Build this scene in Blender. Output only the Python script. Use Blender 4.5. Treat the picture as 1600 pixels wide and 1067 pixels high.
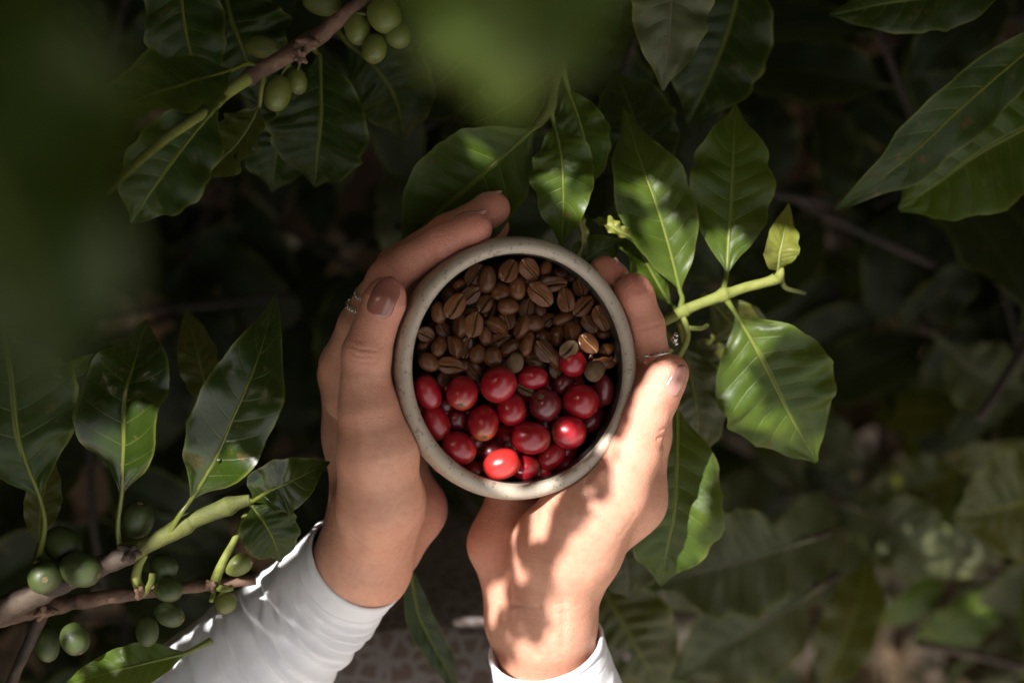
import bpy, bmesh, math, random
import numpy as np
from mathutils import Vector, Matrix, Quaternion, noise

R = math.radians
scene = bpy.context.scene
COL = scene.collection
for o in list(bpy.data.objects):
    bpy.data.objects.remove(o)

# ------------------------------------------------------------------ camera, sky, sun, exposure
Z0 = 1.10                 # height of the bowl rim above the ground
FD = 0.50                 # camera to rim
S = 0.00024               # metres per photo pixel at the rim
cam = bpy.data.cameras.new('camera')
cam.sensor_width = 36.0
cam.lens = 36.0 * FD / (1600 * S)
cam.clip_start = 0.01
cam.clip_end = 200.0
cam.dof.use_dof = True
cam.dof.focus_distance = 0.507
cam.dof.aperture_fstop = 5.0
cam.dof.aperture_blades = 9
camo = bpy.data.objects.new('camera', cam)
COL.objects.link(camo)
camo.location = (0, 0, Z0 + FD)
camo.rotation_euler = (0, 0, 0)
scene.camera = camo

SUN = Vector((-0.42, 0.36, 0.83)).normalized()      # towards the sun
elev = math.asin(SUN.z)
world = bpy.data.worlds.new('World')
scene.world = world
world.use_nodes = True
wn = world.node_tree
bg = wn.nodes['Background']
sky = wn.nodes.new('ShaderNodeTexSky')
sky.sky_type = 'NISHITA'
sky.sun_disc = False
sky.sun_elevation = elev
sky.sun_rotation = math.atan2(SUN.x, SUN.y)
sky.dust_density = 3.0
sky.ozone_density = 1.0
tint = wn.nodes.new('ShaderNodeMix')          # thin bright haze: less blue than a clear sky
tint.data_type = 'RGBA'; tint.blend_type = 'MULTIPLY'
tint.inputs[0].default_value = 1.0
tint.inputs[7].default_value = (1.19, 1.0, 0.78, 1)
hs = wn.nodes.new('ShaderNodeHueSaturation')
hs.inputs['Saturation'].default_value = 0.55
wn.links.new(sky.outputs[0], hs.inputs['Color'])
wn.links.new(hs.outputs[0], tint.inputs[6])
wn.links.new(tint.outputs[2], bg.inputs[0])
bg.inputs[1].default_value = 0.14
sl = bpy.data.lights.new('sun', 'SUN')
sl.energy = 2.7
sl.angle = R(0.42)
sl.color = (1.0, 0.96, 0.93)
so = bpy.data.objects.new('sun', sl)
COL.objects.link(so)
so.rotation_euler = SUN.to_track_quat('Z', 'Y').to_euler()
so.location = SUN * 5

vs = scene.view_settings
vs.view_transform = 'Standard'
vs.look = 'None'
vs.gamma = 1.0
vs.exposure = 2.02
scene.cycles.use_denoising = True
scene.cycles.max_bounces = 8
scene.cycles.transparent_max_bounces = 12
scene.cycles.sample_clamp_indirect = 6.0

# ------------------------------------------------------------------ helpers
def P(u, v, h=0.0):
    """A place given by photo column, row and height above the rim in mm."""
    h = h * 0.001
    k = S * (FD - h) / FD
    return Vector(((u - 800) * k, -(v - 533.5) * k, Z0 + h))

def px(h=0.0):
    return S * (FD - h * 0.001) / FD

def link(o, parent=None):
    COL.objects.link(o)
    if parent is not None:
        o.parent = parent
    return o

def tag(o, label=None, cat=None, group=None, kind=None):
    if label: o['label'] = label
    if cat: o['category'] = cat
    if group: o['group'] = group
    if kind: o['kind'] = kind
    return o

def empty(name, loc):
    o = bpy.data.objects.new(name, None)
    o.empty_display_size = 0.02
    o.location = loc
    return link(o)

def mesh_obj(name, verts, faces, m, parent=None, smooth=True, uv=None, attr=None):
    me = bpy.data.meshes.new(name)
    me.from_pydata([tuple(v) for v in verts], [], [tuple(f) for f in faces])
    if smooth:
        me.polygons.foreach_set('use_smooth', [True] * len(me.polygons))
    if uv is not None:
        ul = me.uv_layers.new(name='UVMap')
        idx = np.empty(len(me.loops), dtype=np.int32)
        me.loops.foreach_get('vertex_index', idx)
        ul.data.foreach_set('uv', np.asarray(uv, dtype=np.float32)[idx].ravel())
    if attr:
        for k, a in attr.items():
            at = me.attributes.new(k, 'FLOAT', 'POINT')
            at.data.foreach_set('value', np.asarray(a, dtype=np.float32))
    if m is not None:
        me.materials.append(m)
    me.update()
    o = bpy.data.objects.new(name, me)
    link(o)
    if parent is not None:
        o.parent = parent
        o.matrix_parent_inverse = Matrix.Translation(-parent.location) if parent.type == 'EMPTY' else Matrix.Identity(4)
        if parent.type != 'EMPTY':
            o.matrix_parent_inverse = Matrix.Identity(4)
    return o

def catmull(pts, n):
    pts = [np.array(p, float) for p in pts]
    if len(pts) == 2:
        return [pts[0] * (1 - t) + pts[1] * t for t in np.linspace(0, 1, n)]
    ext = [2 * pts[0] - pts[1]] + pts + [2 * pts[-1] - pts[-2]]
    out = []
    m = len(pts) - 1
    for i in range(n):
        f = i / (n - 1) * m
        k = min(int(f), m - 1)
        t = f - k
        a, b, c, d = ext[k:k + 4]
        out.append(0.5 * (2 * b + (c - a) * t + (2 * a - 5 * b + 4 * c - d) * t * t + (3 * b - a - 3 * c + d) * t ** 3))
    return out

def tube(pts, rad, nseg=12, nper=10, cap=True, bump=0.0, seed=0):
    """tapered tube through pts; rad is one radius per point -> verts, faces"""
    n = (len(pts) - 1) * nper + 1
    arr = catmull([list(p) + [r] for p, r in zip(pts, rad)], n)
    V, F = [], []
    ref = Vector((0.13, 0.21, 0.97))
    for i, a in enumerate(arr):
        c = Vector(a[:3]); r = max(a[3], 1e-5)
        t = (Vector(arr[min(i + 1, n - 1)][:3]) - Vector(arr[max(i - 1, 0)][:3])).normalized()
        s = t.cross(ref)
        if s.length < 1e-3: s = t.cross(Vector((1, 0, 0)))
        s.normalize(); w = s.cross(t)
        for j in range(nseg):
            th = 2 * math.pi * j / nseg
            d = s * math.cos(th) + w * math.sin(th)
            rr = r
            if bump:
                rr *= 1 + bump * noise.noise((c + d * r) * 220 + Vector((seed, 0, 0)))
            V.append(c + d * rr)
    for i in range(n - 1):
        for j in range(nseg):
            k = (j + 1) % nseg
            F.append((i * nseg + j, (i + 1) * nseg + j, (i + 1) * nseg + k, i * nseg + k))
    if cap:
        for i, rev in ((0, False), (n - 1, True)):
            V.append(Vector(arr[i][:3])); q = len(V) - 1
            for j in range(nseg):
                k = (j + 1) % nseg
                f = (i * nseg + j, i * nseg + k, q)
                F.append(f[::-1] if rev else f)
    return V, F

def merge(*parts):
    V, F = [], []
    for v, f in parts:
        o = len(V)
        V += list(v)
        F += [tuple(i + o for i in q) for q in f]
    return V, F

# ------------------------------------------------------------------ materials
class NT:
    def __init__(s, name):
        s.m = bpy.data.materials.new(name)
        s.m.use_nodes = True
        s.t = s.m.node_tree
        s.b = s.t.nodes['Principled BSDF']
        s.out = s.t.nodes['Material Output']
    def n(s, typ, **kw):
        nd = s.t.nodes.new(typ)
        for k, v in kw.items(): setattr(nd, k, v)
        return nd
    def l(s, a, b): s.t.links.new(a, b)
    def math(s, op, a, b=None, c=None, clamp=False):
        nd = s.n('ShaderNodeMath', operation=op, use_clamp=clamp)
        for i, x in enumerate((a, b, c)):
            if x is None: continue
            if isinstance(x, (int, float)): nd.inputs[i].default_value = x
            else: s.l(x, nd.inputs[i])
        return nd.outputs[0]
    def noise(s, scale, detail=4, rough=0.55, vec=None, dist=0.0):
        nd = s.n('ShaderNodeTexNoise')
        nd.inputs['Scale'].default_value = scale
        nd.inputs['Detail'].default_value = detail
        nd.inputs['Roughness'].default_value = rough
        nd.inputs['Distortion'].default_value = dist
        s.l(vec if vec is not None else s.obj(), nd.inputs['Vector'])
        return nd.outputs['Fac']
    def obj(s):
        if not hasattr(s, '_tc'): s._tc = s.n('ShaderNodeTexCoord')
        return s._tc.outputs['Object']
    def uv(s):
        if not hasattr(s, '_tc'): s._tc = s.n('ShaderNodeTexCoord')
        return s._tc.outputs['UV']
    def ramp(s, fac, stops):
        nd = s.n('ShaderNodeValToRGB')
        e = nd.color_ramp.elements
        while len(e) < len(stops): e.new(0.5)
        for k, (p, c) in enumerate(stops):
            e[k].position = p
            e[k].color = (*c, 1) if len(c) == 3 else c
        s.l(fac, nd.inputs[0])
        return nd.outputs[0]
    def mix(s, fac, a, b, blend='MIX'):
        nd = s.n('ShaderNodeMix', data_type='RGBA', blend_type=blend)
        for sock, x in ((nd.inputs[0], fac), (nd.inputs[6], a), (nd.inputs[7], b)):
            if isinstance(x, (int, float)): sock.default_value = x
            elif isinstance(x, tuple): sock.default_value = (*x, 1)
            else: s.l(x, sock)
        return nd.outputs[2]
    def bump(s, h, strength=0.3, dist=0.001, normal=None):
        nd = s.n('ShaderNodeBump')
        nd.inputs['Strength'].default_value = strength
        nd.inputs['Distance'].default_value = dist
        s.l(h, nd.inputs['Height'])
        if normal is not None: s.l(normal, nd.inputs['Normal'])
        return nd.outputs[0]
    def set(s, **kw):
        for k, v in kw.items():
            i = s.b.inputs[k.replace('_', ' ')]
            if isinstance(v, (int, float)): i.default_value = v
            elif isinstance(v, tuple): i.default_value = (*v, 1) if i.type == 'RGBA' else v
            else: s.l(v, i)
        return s

def leaf_material(name, dark, light, vein, under, rough=0.38, transl=0.35, spots=0.0, coat=0.25, trcol=None):
    t = NT(name)
    sep = t.n('ShaderNodeSeparateXYZ')
    t.l(t.uv(), sep.inputs[0])
    s_, v_ = sep.outputs[0], sep.outputs[1]
    y = t.math('ABSOLUTE', t.math('MULTIPLY_ADD', v_, 2.0, -1.0))
    ph = t.math('MULTIPLY', t.math('SUBTRACT', s_, t.math('MULTIPLY', t.math('POWER', y, 1.25), 0.13)), 9.5)
    fr = t.math('ABSOLUTE', t.math('SUBTRACT', t.math('FRACT', ph), 0.5))
    lat = t.math('SUBTRACT', 1.0, t.math('DIVIDE', fr, 0.055), clamp=True)
    lat = t.math('MULTIPLY', lat, t.math('SUBTRACT', 1.05, t.math('MULTIPLY', y, 0.9)), clamp=True)
    mid = t.math('SUBTRACT', 1.0, t.math('DIVIDE', y, t.math('SUBTRACT', 0.085, t.math('MULTIPLY', s_, 0.055))), clamp=True)
    mid = t.math('MULTIPLY', mid, 1.8, clamp=True)
    veins = t.math('MAXIMUM', t.math('MULTIPLY', lat, 0.5), mid)
    oi = t.n('ShaderNodeObjectInfo')
    n1 = t.noise(38, 4, 0.6)
    col = t.mix(t.ramp(n1, [(0.3, (0, 0, 0)), (0.7, (1, 1, 1))]), dark, light)
    col = t.mix(t.math('MULTIPLY', oi.outputs['Random'], 0.35), col, tuple(c * 0.6 for c in dark))
    if spots:
        sp = t.noise(150, 3, 0.7)
        blot = t.ramp(sp, [(0.635, (0, 0, 0)), (0.68, (1, 1, 1))])
        col = t.mix(t.math('MULTIPLY', blot, spots), col, (0.10, 0.06, 0.02))
        edge = t.math('MULTIPLY', t.ramp(y, [(0.90, (0, 0, 0)), (0.98, (1, 1, 1))]), t.noise(60, 2))
        col = t.mix(t.math('MULTIPLY', edge, 0.9), col, (0.16, 0.18, 0.03))  # paler margin paints light coming through the thin edge
    col = t.mix(veins, col, vein)
    geo = t.n('ShaderNodeNewGeometry')
    colu = t.mix(veins, under, tuple(min(1, c * 1.5) for c in under))
    col2 = t.mix(geo.outputs['Backfacing'], col, colu)
    hgt = t.math('ADD', t.math('MULTIPLY', t.math('SUBTRACT', 0, veins), 0.55), t.math('MULTIPLY', t.noise(420, 3), 0.18))
    hgt = t.math('ADD', hgt, t.math('MULTIPLY', t.noise(90, 2), 0.5))
    bmp = t.bump(hgt, 0.6, 0.0014)
    rg = t.math('ADD', rough, t.math('MULTIPLY', t.math('SUBTRACT', t.noise(70, 4), 0.5), 0.35))
    rg = t.math('ADD', rg, t.math('MULTIPLY', geo.outputs['Backfacing'], 0.25), clamp=True)
    t.set(Base_Color=col2, Roughness=rg, Normal=bmp, Coat_Weight=coat, Coat_Roughness=0.28, Specular_IOR_Level=0.18 if coat == 0 else 0.22 if coat < 0.1 else 0.32)
    tr = t.n('ShaderNodeBsdfTranslucent')
    tc = t.mix(0.5, col2, trcol or (0.16, 0.22, 0.02))
    t.l(tc, tr.inputs[0])
    t.l(bmp, tr.inputs['Normal'])
    mx = t.n('ShaderNodeMixShader')
    mx.inputs[0].default_value = transl
    t.l(t.b.outputs[0], mx.inputs[1])
    t.l(tr.outputs[0], mx.inputs[2])
    if coat == 0:
        t.l(mx.outputs[0], t.out.inputs[0])
        return t.m
    # a few insect holes
    vh = t.n('ShaderNodeTexVoronoi')
    vh.inputs['Scale'].default_value = 85
    t.l(t.obj(), vh.inputs['Vector'])
    hole = t.math('LESS_THAN', vh.outputs['Distance'], t.math('MULTIPLY', t.math('SUBTRACT', t.noise(21, 2), 0.60), 2.2))
    hole = t.math('MULTIPLY', hole, t.math('GREATER_THAN', y, 0.14))
    tp = t.n('ShaderNodeBsdfTransparent')
    m2 = t.n('ShaderNodeMixShader')
    t.l(hole, m2.inputs[0])
    t.l(mx.outputs[0], m2.inputs[1])
    t.l(tp.outputs[0], m2.inputs[2])
    t.l(m2.outputs[0], t.out.inputs[0])
    return t.m

LM = {
    'mature': leaf_material('coffee_leaf_mature', (0.018, 0.036, 0.004), (0.031, 0.053, 0.006), (0.12, 0.14, 0.022), (0.055, 0.068, 0.033), 0.42, 0.22, 0.6, 0.06),
    'glossy': leaf_material('coffee_leaf_glossy', (0.017, 0.034, 0.003), (0.029, 0.050, 0.006), (0.12, 0.14, 0.022), (0.055, 0.068, 0.033), 0.30, 0.2, 0.7, 0.4),
    'young': leaf_material('coffee_leaf_young', (0.046, 0.084, 0.006), (0.078, 0.118, 0.009), (0.17, 0.21, 0.04), (0.10, 0.13, 0.045), 0.46, 0.33, 0.45, 0.10),
    'yellow': leaf_material('coffee_leaf_yellowing', (0.17, 0.19, 0.025), (0.26, 0.27, 0.05), (0.30, 0.33, 0.10), (0.22, 0.24, 0.08), 0.45, 0.35, 0.2, 0.1),
    'olive': leaf_material('coffee_leaf_olive', (0.055, 0.064, 0.008), (0.090, 0.092, 0.012), (0.16, 0.17, 0.03), (0.09, 0.10, 0.04), 0.42, 0.3, 0.8, 0.15),
    'grey': leaf_material('coffee_leaf_grey_lit', (0.058, 0.068, 0.026), (0.098, 0.104, 0.046), (0.12, 0.12, 0.07), (0.10, 0.10, 0.07), 0.5, 0.2, 0.9, 0.08),  # grey greens, raised in place of sun on the far leaves
    'shade': leaf_material('coffee_leaf_painted_shade', (0.012, 0.019, 0.006), (0.021, 0.030, 0.008), (0.035, 0.045, 0.014), (0.022, 0.028, 0.014), 0.55, 0.15, 0.7, 0.0),  # greens darkened to put deep shade into the leaf colour
}

def bark_material(name, a, b, c, scale=90):
    t = NT(name)
    n = t.noise(scale, 6, 0.65)
    col = t.ramp(n, [(0.30, a), (0.52, b), (0.72, c)])
    w = t.noise(scale * 4, 4, 0.7)
    t.set(Base_Color=col, Roughness=0.75, Normal=t.bump(t.math('ADD', n, t.math('MULTIPLY', w, 0.5)), 0.7, 0.0012))
    return t.m
M_bark = bark_material('twig_bark', (0.045, 0.026, 0.018), (0.13, 0.07, 0.042), (0.24, 0.14, 0.085))
M_barkdark = bark_material('old_bark', (0.02, 0.014, 0.01), (0.055, 0.035, 0.022), (0.10, 0.07, 0.045), 45)
M_barkshade = bark_material('bark_painted_shade', (0.010, 0.007, 0.005), (0.024, 0.015, 0.010), (0.04, 0.028, 0.018), 45)  # browns darkened so the shade behind is painted into the bark
M_shoot = bark_material('green_shoot', (0.040, 0.052, 0.009), (0.078, 0.088, 0.015), (0.115, 0.12, 0.024), 60)
M_shootp = bark_material('pale_shoot', (0.11, 0.13, 0.022), (0.16, 0.18, 0.032), (0.21, 0.22, 0.05), 60)

def skin_material():
    t = NT('skin')
    at = t.n('ShaderNodeAttribute', attribute_name='flush')
    f = at.outputs['Fac']
    n = t.noise(55, 5, 0.6)
    n2 = t.noise(340, 3, 0.6)
    base = t.mix(t.ramp(n, [(0.3, (0, 0, 0)), (0.72, (1, 1, 1))]), (0.585, 0.285, 0.19), (0.67, 0.365, 0.255))
    base = t.mix(t.math('MULTIPLY', t.ramp(n2, [(0.45, (0, 0, 0)), (0.75, (1, 1, 1))]), 0.35), base, (0.46, 0.19, 0.125))
    base = t.mix(t.math('MULTIPLY', f, 0.75), base, (0.62, 0.225, 0.17))
    n3 = t.noise(120, 4, 0.65)
    base = t.mix(t.math('MULTIPLY', t.ramp(n3, [(0.42, (0, 0, 0)), (0.68, (1, 1, 1))]), 0.30), base, (0.60, 0.30, 0.20))
    vor = t.n('ShaderNodeTexVoronoi', feature='DISTANCE_TO_EDGE')
    vor.inputs['Scale'].default_value = 900
    t.l(t.obj(), vor.inputs['Vector'])
    fine = t.math('MULTIPLY', t.math('MINIMUM', vor.outputs['Distance'], 0.25), 1.6)
    mp = t.n('ShaderNodeMapping')
    mp.inputs['Scale'].default_value = (260, 900, 300)
    mp.inputs['Rotation'].default_value = (0, 0, R(-25))
    t.l(t.obj(), mp.inputs['Vector'])
    lines = t.noise(1.0, 3, 0.6, mp.outputs[0])
    h = t.math('ADD', fine, t.math('ADD', t.math('MULTIPLY', lines, 0.9), t.math('MULTIPLY', n2, 0.5)))
    t.set(Base_Color=base, Roughness=t.math('ADD', 0.42, t.math('MULTIPLY', n2, 0.16)), Normal=t.bump(h, 0.42, 0.0005),
          Subsurface_Weight=0.40, Subsurface_Radius=(0.0032, 0.0011, 0.0006), Subsurface_Scale=1.0, Specular_IOR_Level=0.38)
    t.b.subsurface_method = 'RANDOM_WALK'
    return t.m
M_skin = skin_material()

def nail_material(name, c):
    t = NT(name)
    n = t.noise(160, 3)
    t.set(Base_Color=t.mix(n, c, tuple(x * 0.85 for x in c)), Roughness=0.22, Coat_Weight=0.5, Coat_Roughness=0.08,
          Normal=t.bump(t.noise(300, 2), 0.06, 0.0005))
    return t.m
M_nail = nail_material('nail_polish', (0.30, 0.115, 0.085))
M_nailbare = nail_material('nail_bare', (0.50, 0.25, 0.20))

def metal():
    t = NT('silver')
    t.set(Base_Color=(0.72, 0.70, 0.67), Metallic=1.0, Roughness=t.math('ADD', 0.16, t.math('MULTIPLY', t.noise(500, 3), 0.2)))
    return t.m
M_silver = metal()

def stoneware():
    t = NT('stoneware')
    big = t.noise(45, 5, 0.6)
    col = t.ramp(big, [(0.3, (0.40, 0.335, 0.255)), (0.7, (0.50, 0.435, 0.345))])
    sp = t.n('ShaderNodeTexVoronoi')
    sp.inputs['Scale'].default_value = 620
    t.l(t.obj(), sp.inputs['Vector'])
    cmp_ = t.math('LESS_THAN', sp.outputs['Distance'], t.math('MULTIPLY', t.math('SUBTRACT', t.noise(240, 2), 0.40), 1.7))
    col = t.mix(t.math('MULTIPLY', cmp_, 0.55), col, (0.14, 0.10, 0.065))
    gr = t.noise(900, 3, 0.7)
    col = t.mix(t.math('MULTIPLY', gr, 0.25), col, (0.22, 0.19, 0.15))
    t.set(Base_Color=col, Roughness=t.math('ADD', 0.40, t.math('MULTIPLY', big, 0.2)), Specular_IOR_Level=0.5,
          Normal=t.bump(t.math('ADD', gr, t.noise(120, 3)), 0.22, 0.0006), Coat_Weight=0.15, Coat_Roughness=0.3)
    return t.m
M_stone = stoneware()

def glaze():
    t = NT('dark_glaze')
    n = t.noise(90, 4)
    t.set(Base_Color=t.mix(n, (0.020, 0.020, 0.016), (0.045, 0.042, 0.032)), Roughness=0.3, Coat_Weight=0.4, Coat_Roughness=0.15,
          Normal=t.bump(t.noise(200, 3), 0.1, 0.0006))
    return t.m
M_glaze = glaze()

def bean_material():
    t = NT('roasted_bean')
    at = t.n('ShaderNodeAttribute', attribute_name='crease')
    oi = t.n('ShaderNodeObjectInfo')
    mp = t.n('ShaderNodeMapping')
    mp.inputs['Scale'].default_value = (220, 520, 520)
    t.l(t.obj(), mp.inputs['Vector'])
    n = t.noise(1.0, 5, 0.65, mp.outputs[0], 0.8)
    n2 = t.noise(900, 3, 0.6)
    a = t.mix(oi.outputs['Random'], (0.034, 0.010, 0.003), (0.095, 0.029, 0.009))
    b = t.mix(oi.outputs['Random'], (0.105, 0.033, 0.010), (0.215, 0.075, 0.023))
    col = t.mix(t.ramp(n, [(0.32, (0, 0, 0)), (0.68, (1, 1, 1))]), a, b)
    gr = t.n('ShaderNodeAttribute', attribute_name='groove')
    col = t.mix(t.math('MULTIPLY', gr.outputs['Fac'], 0.85), col, (0.016, 0.006, 0.003))
    chaff = t.math('MULTIPLY', at.outputs['Fac'], t.ramp(t.noise(420, 2), [(0.40, (0.15, 0.15, 0.15)), (0.55, (1, 1, 1))]))
    col = t.mix(chaff, col, (0.62, 0.36, 0.15))
    t.set(Base_Color=col, Roughness=t.math('ADD', 0.38, t.math('MULTIPLY', n2, 0.28)), Coat_Weight=0.5, Coat_Roughness=0.2, Specular_Tint=(1.0, 0.75, 0.5), Specular_IOR_Level=0.3,
          Normal=t.bump(t.math('ADD', t.math('MULTIPLY', n, 1.0), t.math('MULTIPLY', n2, 0.35)), 0.6, 0.0005))
    return t.m
M_bean = bean_material()
def bean_dull():
    t = NT('unroasted_bean')
    n = t.noise(420, 4, 0.65)
    t.set(Base_Color=t.mix(n, (0.095, 0.056, 0.024), (0.165, 0.100, 0.046)), Roughness=0.7, Normal=t.bump(n, 0.5, 0.0005))
    return t.m
M_beandull = bean_dull()

def cherry_material(name, deep, mid, light, tipc=(0.45, 0.22, 0.05), coat=0.6, rough=0.2):
    t = NT(name)
    tip = t.n('ShaderNodeAttribute', attribute_name='tipness')
    oi = t.n('ShaderNodeObjectInfo')
    mp = t.n('ShaderNodeMapping')
    mp.inputs['Scale'].default_value = (60, 220, 220)
    t.l(t.obj(), mp.inputs['Vector'])
    n = t.noise(1.0, 4, 0.6, mp.outputs[0], 0.5)
    n2 = t.noise(700, 2, 0.5)
    col = t.ramp(n, [(0.25, deep), (0.55, mid), (0.85, light)])
    fl = t.ramp(n2, [(0.70, (0, 0, 0)), (0.74, (1, 1, 1))])
    col = t.mix(t.math('MULTIPLY', fl, 0.4), col, light)
    col = t.mix(t.math('MULTIPLY', t.math('POWER', tip.outputs['Fac'], 6.0), t.math('MULTIPLY', oi.outputs['Random'], 0.9)), col, tipc)
    t.set(Base_Color=col, Roughness=t.math('ADD', rough, t.math('MULTIPLY', t.noise(110, 3), 0.16)), Coat_Weight=coat, Coat_Roughness=0.10,
          Subsurface_Weight=0.25, Subsurface_Radius=(0.003, 0.0006, 0.0004), Subsurface_Scale=1.0,
          Normal=t.bump(t.noise(260, 3), 0.12, 0.0007))
    return t.m
M_cherry = cherry_material('ripe_cherry_skin', (0.17, 0.004, 0.010), (0.36, 0.008, 0.017), (0.52, 0.028, 0.025))
M_cherrybright = cherry_material('cherry_painted_sun', (0.42, 0.012, 0.016), (0.55, 0.025, 0.022), (0.62, 0.10, 0.04))  # brighter reds paint the sun onto the cherry at the lower rim
M_cherrydark = cherry_material('dark_cherry_skin', (0.085, 0.006, 0.010), (0.14, 0.010, 0.016), (0.21, 0.03, 0.03))  # maroon skin; on the sunk cherries it paints the shade
M_green = cherry_material('green_cherry_skin', (0.085, 0.105, 0.016), (0.13, 0.148, 0.025), (0.18, 0.19, 0.05), (0.10, 0.11, 0.03), 0.08, 0.4)
M_greendark = cherry_material('dark_green_cherry_skin', (0.030, 0.048, 0.010), (0.050, 0.070, 0.016), (0.075, 0.095, 0.028), (0.05, 0.06, 0.02), 0.08, 0.4)
def navel_material():
    t = NT('cherry_navel')
    n = t.noise(900, 3)
    t.set(Base_Color=t.mix(n, (0.11, 0.07, 0.03), (0.24, 0.17, 0.08)), Roughness=0.7, Normal=t.bump(n, 0.5, 0.0004))
    return t.m
M_navel = navel_material()

def cotton():
    t = NT('white_cotton')
    mp = t.n('ShaderNodeMapping')
    mp.inputs['Scale'].default_value = (2600, 2600, 2600)
    mp.inputs['Rotation'].default_value = (0, 0, R(40))
    t.l(t.obj(), mp.inputs['Vector'])
    w = t.n('ShaderNodeTexWave', wave_type='BANDS')
    w.inputs['Scale'].default_value = 0.35
    w.inputs['Distortion'].default_value = 2.0
    w.inputs['Detail'].default_value = 2.0
    t.l(mp.outputs[0], w.inputs['Vector'])
    n = t.noise(60, 4)
    t.set(Base_Color=t.mix(n, (0.70, 0.71, 0.74), (0.80, 0.80, 0.82)), Roughness=0.85, Sheen_Weight=0.2,
          Subsurface_Weight=0.12, Subsurface_Radius=(0.002, 0.002, 0.002), Subsurface_Scale=1.0,
          Normal=t.bump(t.math('ADD', t.math('MULTIPLY', w.outputs['Fac'], 0.35), t.noise(1500, 2)), 0.25, 0.0003))
    return t.m
M_cotton = cotton()

def lace():
    t = NT('lace')
    v = t.n('ShaderNodeTexVoronoi', feature='DISTANCE_TO_EDGE')
    v.inputs['Scale'].default_value = 95
    t.l(t.obj(), v.inputs['Vector'])
    v2 = t.n('ShaderNodeTexVoronoi')
    v2.inputs['Scale'].default_value = 110
    t.l(t.obj(), v2.inputs['Vector'])
    thread = t.math('LESS_THAN', v.outputs['Distance'], 0.13)
    flower = t.math('LESS_THAN', v2.outputs['Distance'], 0.30)
    f = t.math('MAXIMUM', thread, flower)
    t.set(Base_Color=t.mix(f, (0.24, 0.175, 0.145), (0.38, 0.335, 0.315)), Roughness=0.85, Normal=t.bump(f, 0.5, 0.001))
    return t.m
M_lace = lace()

def soil():
    t = NT('soil')
    n = t.noise(7, 8, 0.65)
    n2 = t.noise(60, 6, 0.7)
    col = t.ramp(n, [(0.3, (0.12, 0.07, 0.038)), (0.55, (0.28, 0.165, 0.09)), (0.75, (0.40, 0.26, 0.15))])  # soil browns, raised to stand in for sun on the ground
    col = t.mix(t.math('MULTIPLY', n2, 0.6), col, (0.06, 0.038, 0.022))
    t.set(Base_Color=col, Roughness=0.95, Normal=t.bump(t.math('ADD', n2, n), 1.0, 0.02))
    return t.m
M_soil = soil()
def dry_leaf():
    t = NT('dry_leaf')
    n = t.noise(4, 3)
    t.set(Base_Color=t.ramp(n, [(0.30, (0.14, 0.085, 0.045)), (0.45, (0.32, 0.18, 0.09)), (0.58, (0.36, 0.31, 0.25)), (0.7, (0.42, 0.26, 0.13))]), Roughness=0.75)  # dry leaf tones, lightened in place of sunlight on the litter
    return t.m
M_dry = dry_leaf()
def grass_mat():
    t = NT('grass_blade')
    n = t.noise(9, 3)
    t.set(Base_Color=t.ramp(n, [(0.3, (0.045, 0.065, 0.018)), (0.7, (0.12, 0.14, 0.04))]), Roughness=0.6)
    return t.m
M_grass = grass_mat()

# ------------------------------------------------------------------ ground
def ground_z(x, y):
    # a low bank of soil rises to the right and towards the holder of the bowl
    return 0.05 * noise.noise(Vector((x * 1.3, y * 1.3, 0))) + 0.30 * math.exp(-((x - 0.55) / 0.40) ** 2 - ((y + 0.42) / 0.34) ** 2)

def build_ground():
    n = 90
    V, F = [], []
    ext = 60.0
    xs = [math.copysign((abs(t) ** 5) * ext, t) + 2.0 * t for t in np.linspace(-1, 1, n)]
    for y in xs:
        for x in xs:
            z = ground_z(x, y) + 0.02 * noise.noise(Vector((x * 5, y * 5, 3)))
            V.append((x, y, z))
    for j in range(n - 1):
        for i in range(n - 1):
            F.append((j * n + i, j * n + i + 1, (j + 1) * n + i + 1, (j + 1) * n + i))
    g = mesh_obj('ground', V, F, M_soil)
    tag(g, 'brown bare soil strewn with dead leaves below the branches', 'ground', kind='structure')
build_ground()

# ------------------------------------------------------------------ bowl
BC = P(813, 576, 0)
TILT = R(11.0)
BR = Matrix.Rotation(TILT, 3, 'Y')          # leans the mouth to the right
BSC = 0.935
PROFILE_OUT = [(a * 1.025, b) for a, b in [(0.0422, -0.0022), (0.0431, -0.0006), (0.0446, 0.0), (0.0463, -0.0005), (0.0477, -0.0022), (0.0486, -0.006), (0.0492, -0.013), (0.0490, -0.020), (0.0474, -0.030),
               (0.0436, -0.041), (0.0375, -0.050), (0.0310, -0.0555), (0.0285, -0.0575), (0.0265, -0.0575), (0.0255, -0.0565), (0.0, -0.0565)]]
PROFILE_IN = [(a * 1.025, b) for a, b in [(0.0422, -0.0022), (0.0418, -0.0045), (0.0421, -0.009), (0.0428, -0.015), (0.0428, -0.022), (0.0412, -0.031), (0.036, -0.042), (0.026, -0.0485), (0.012, -0.0505), (0.0, -0.0507)]]

def dense(pr, n):
    arr = catmull([(a, b, 0) for a, b in pr], (len(pr) - 1) * n + 1)
    return [(max(a[0], 0.0), a[1]) for a in arr]

def lathe(pr, nseg=128, wob=0.0):
    V, F = [], []
    for (r, z) in pr:
        for j in range(nseg):
            th = 2 * math.pi * j / nseg
            k = 1 + wob * noise.noise(Vector((math.cos(th) * 1.2, math.sin(th) * 1.2, z * 14)))
            p = BR @ Vector((r * k * BSC * math.cos(th), r * k * math.sin(th), z)) + BC
            V.append(p)
    for i in range(len(pr) - 1):
        for j in range(nseg):
            k = (j + 1) % nseg
            F.append((i * nseg + j, i * nseg + k, (i + 1) * nseg + k, (i + 1) * nseg + j))
    return V, F

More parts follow.
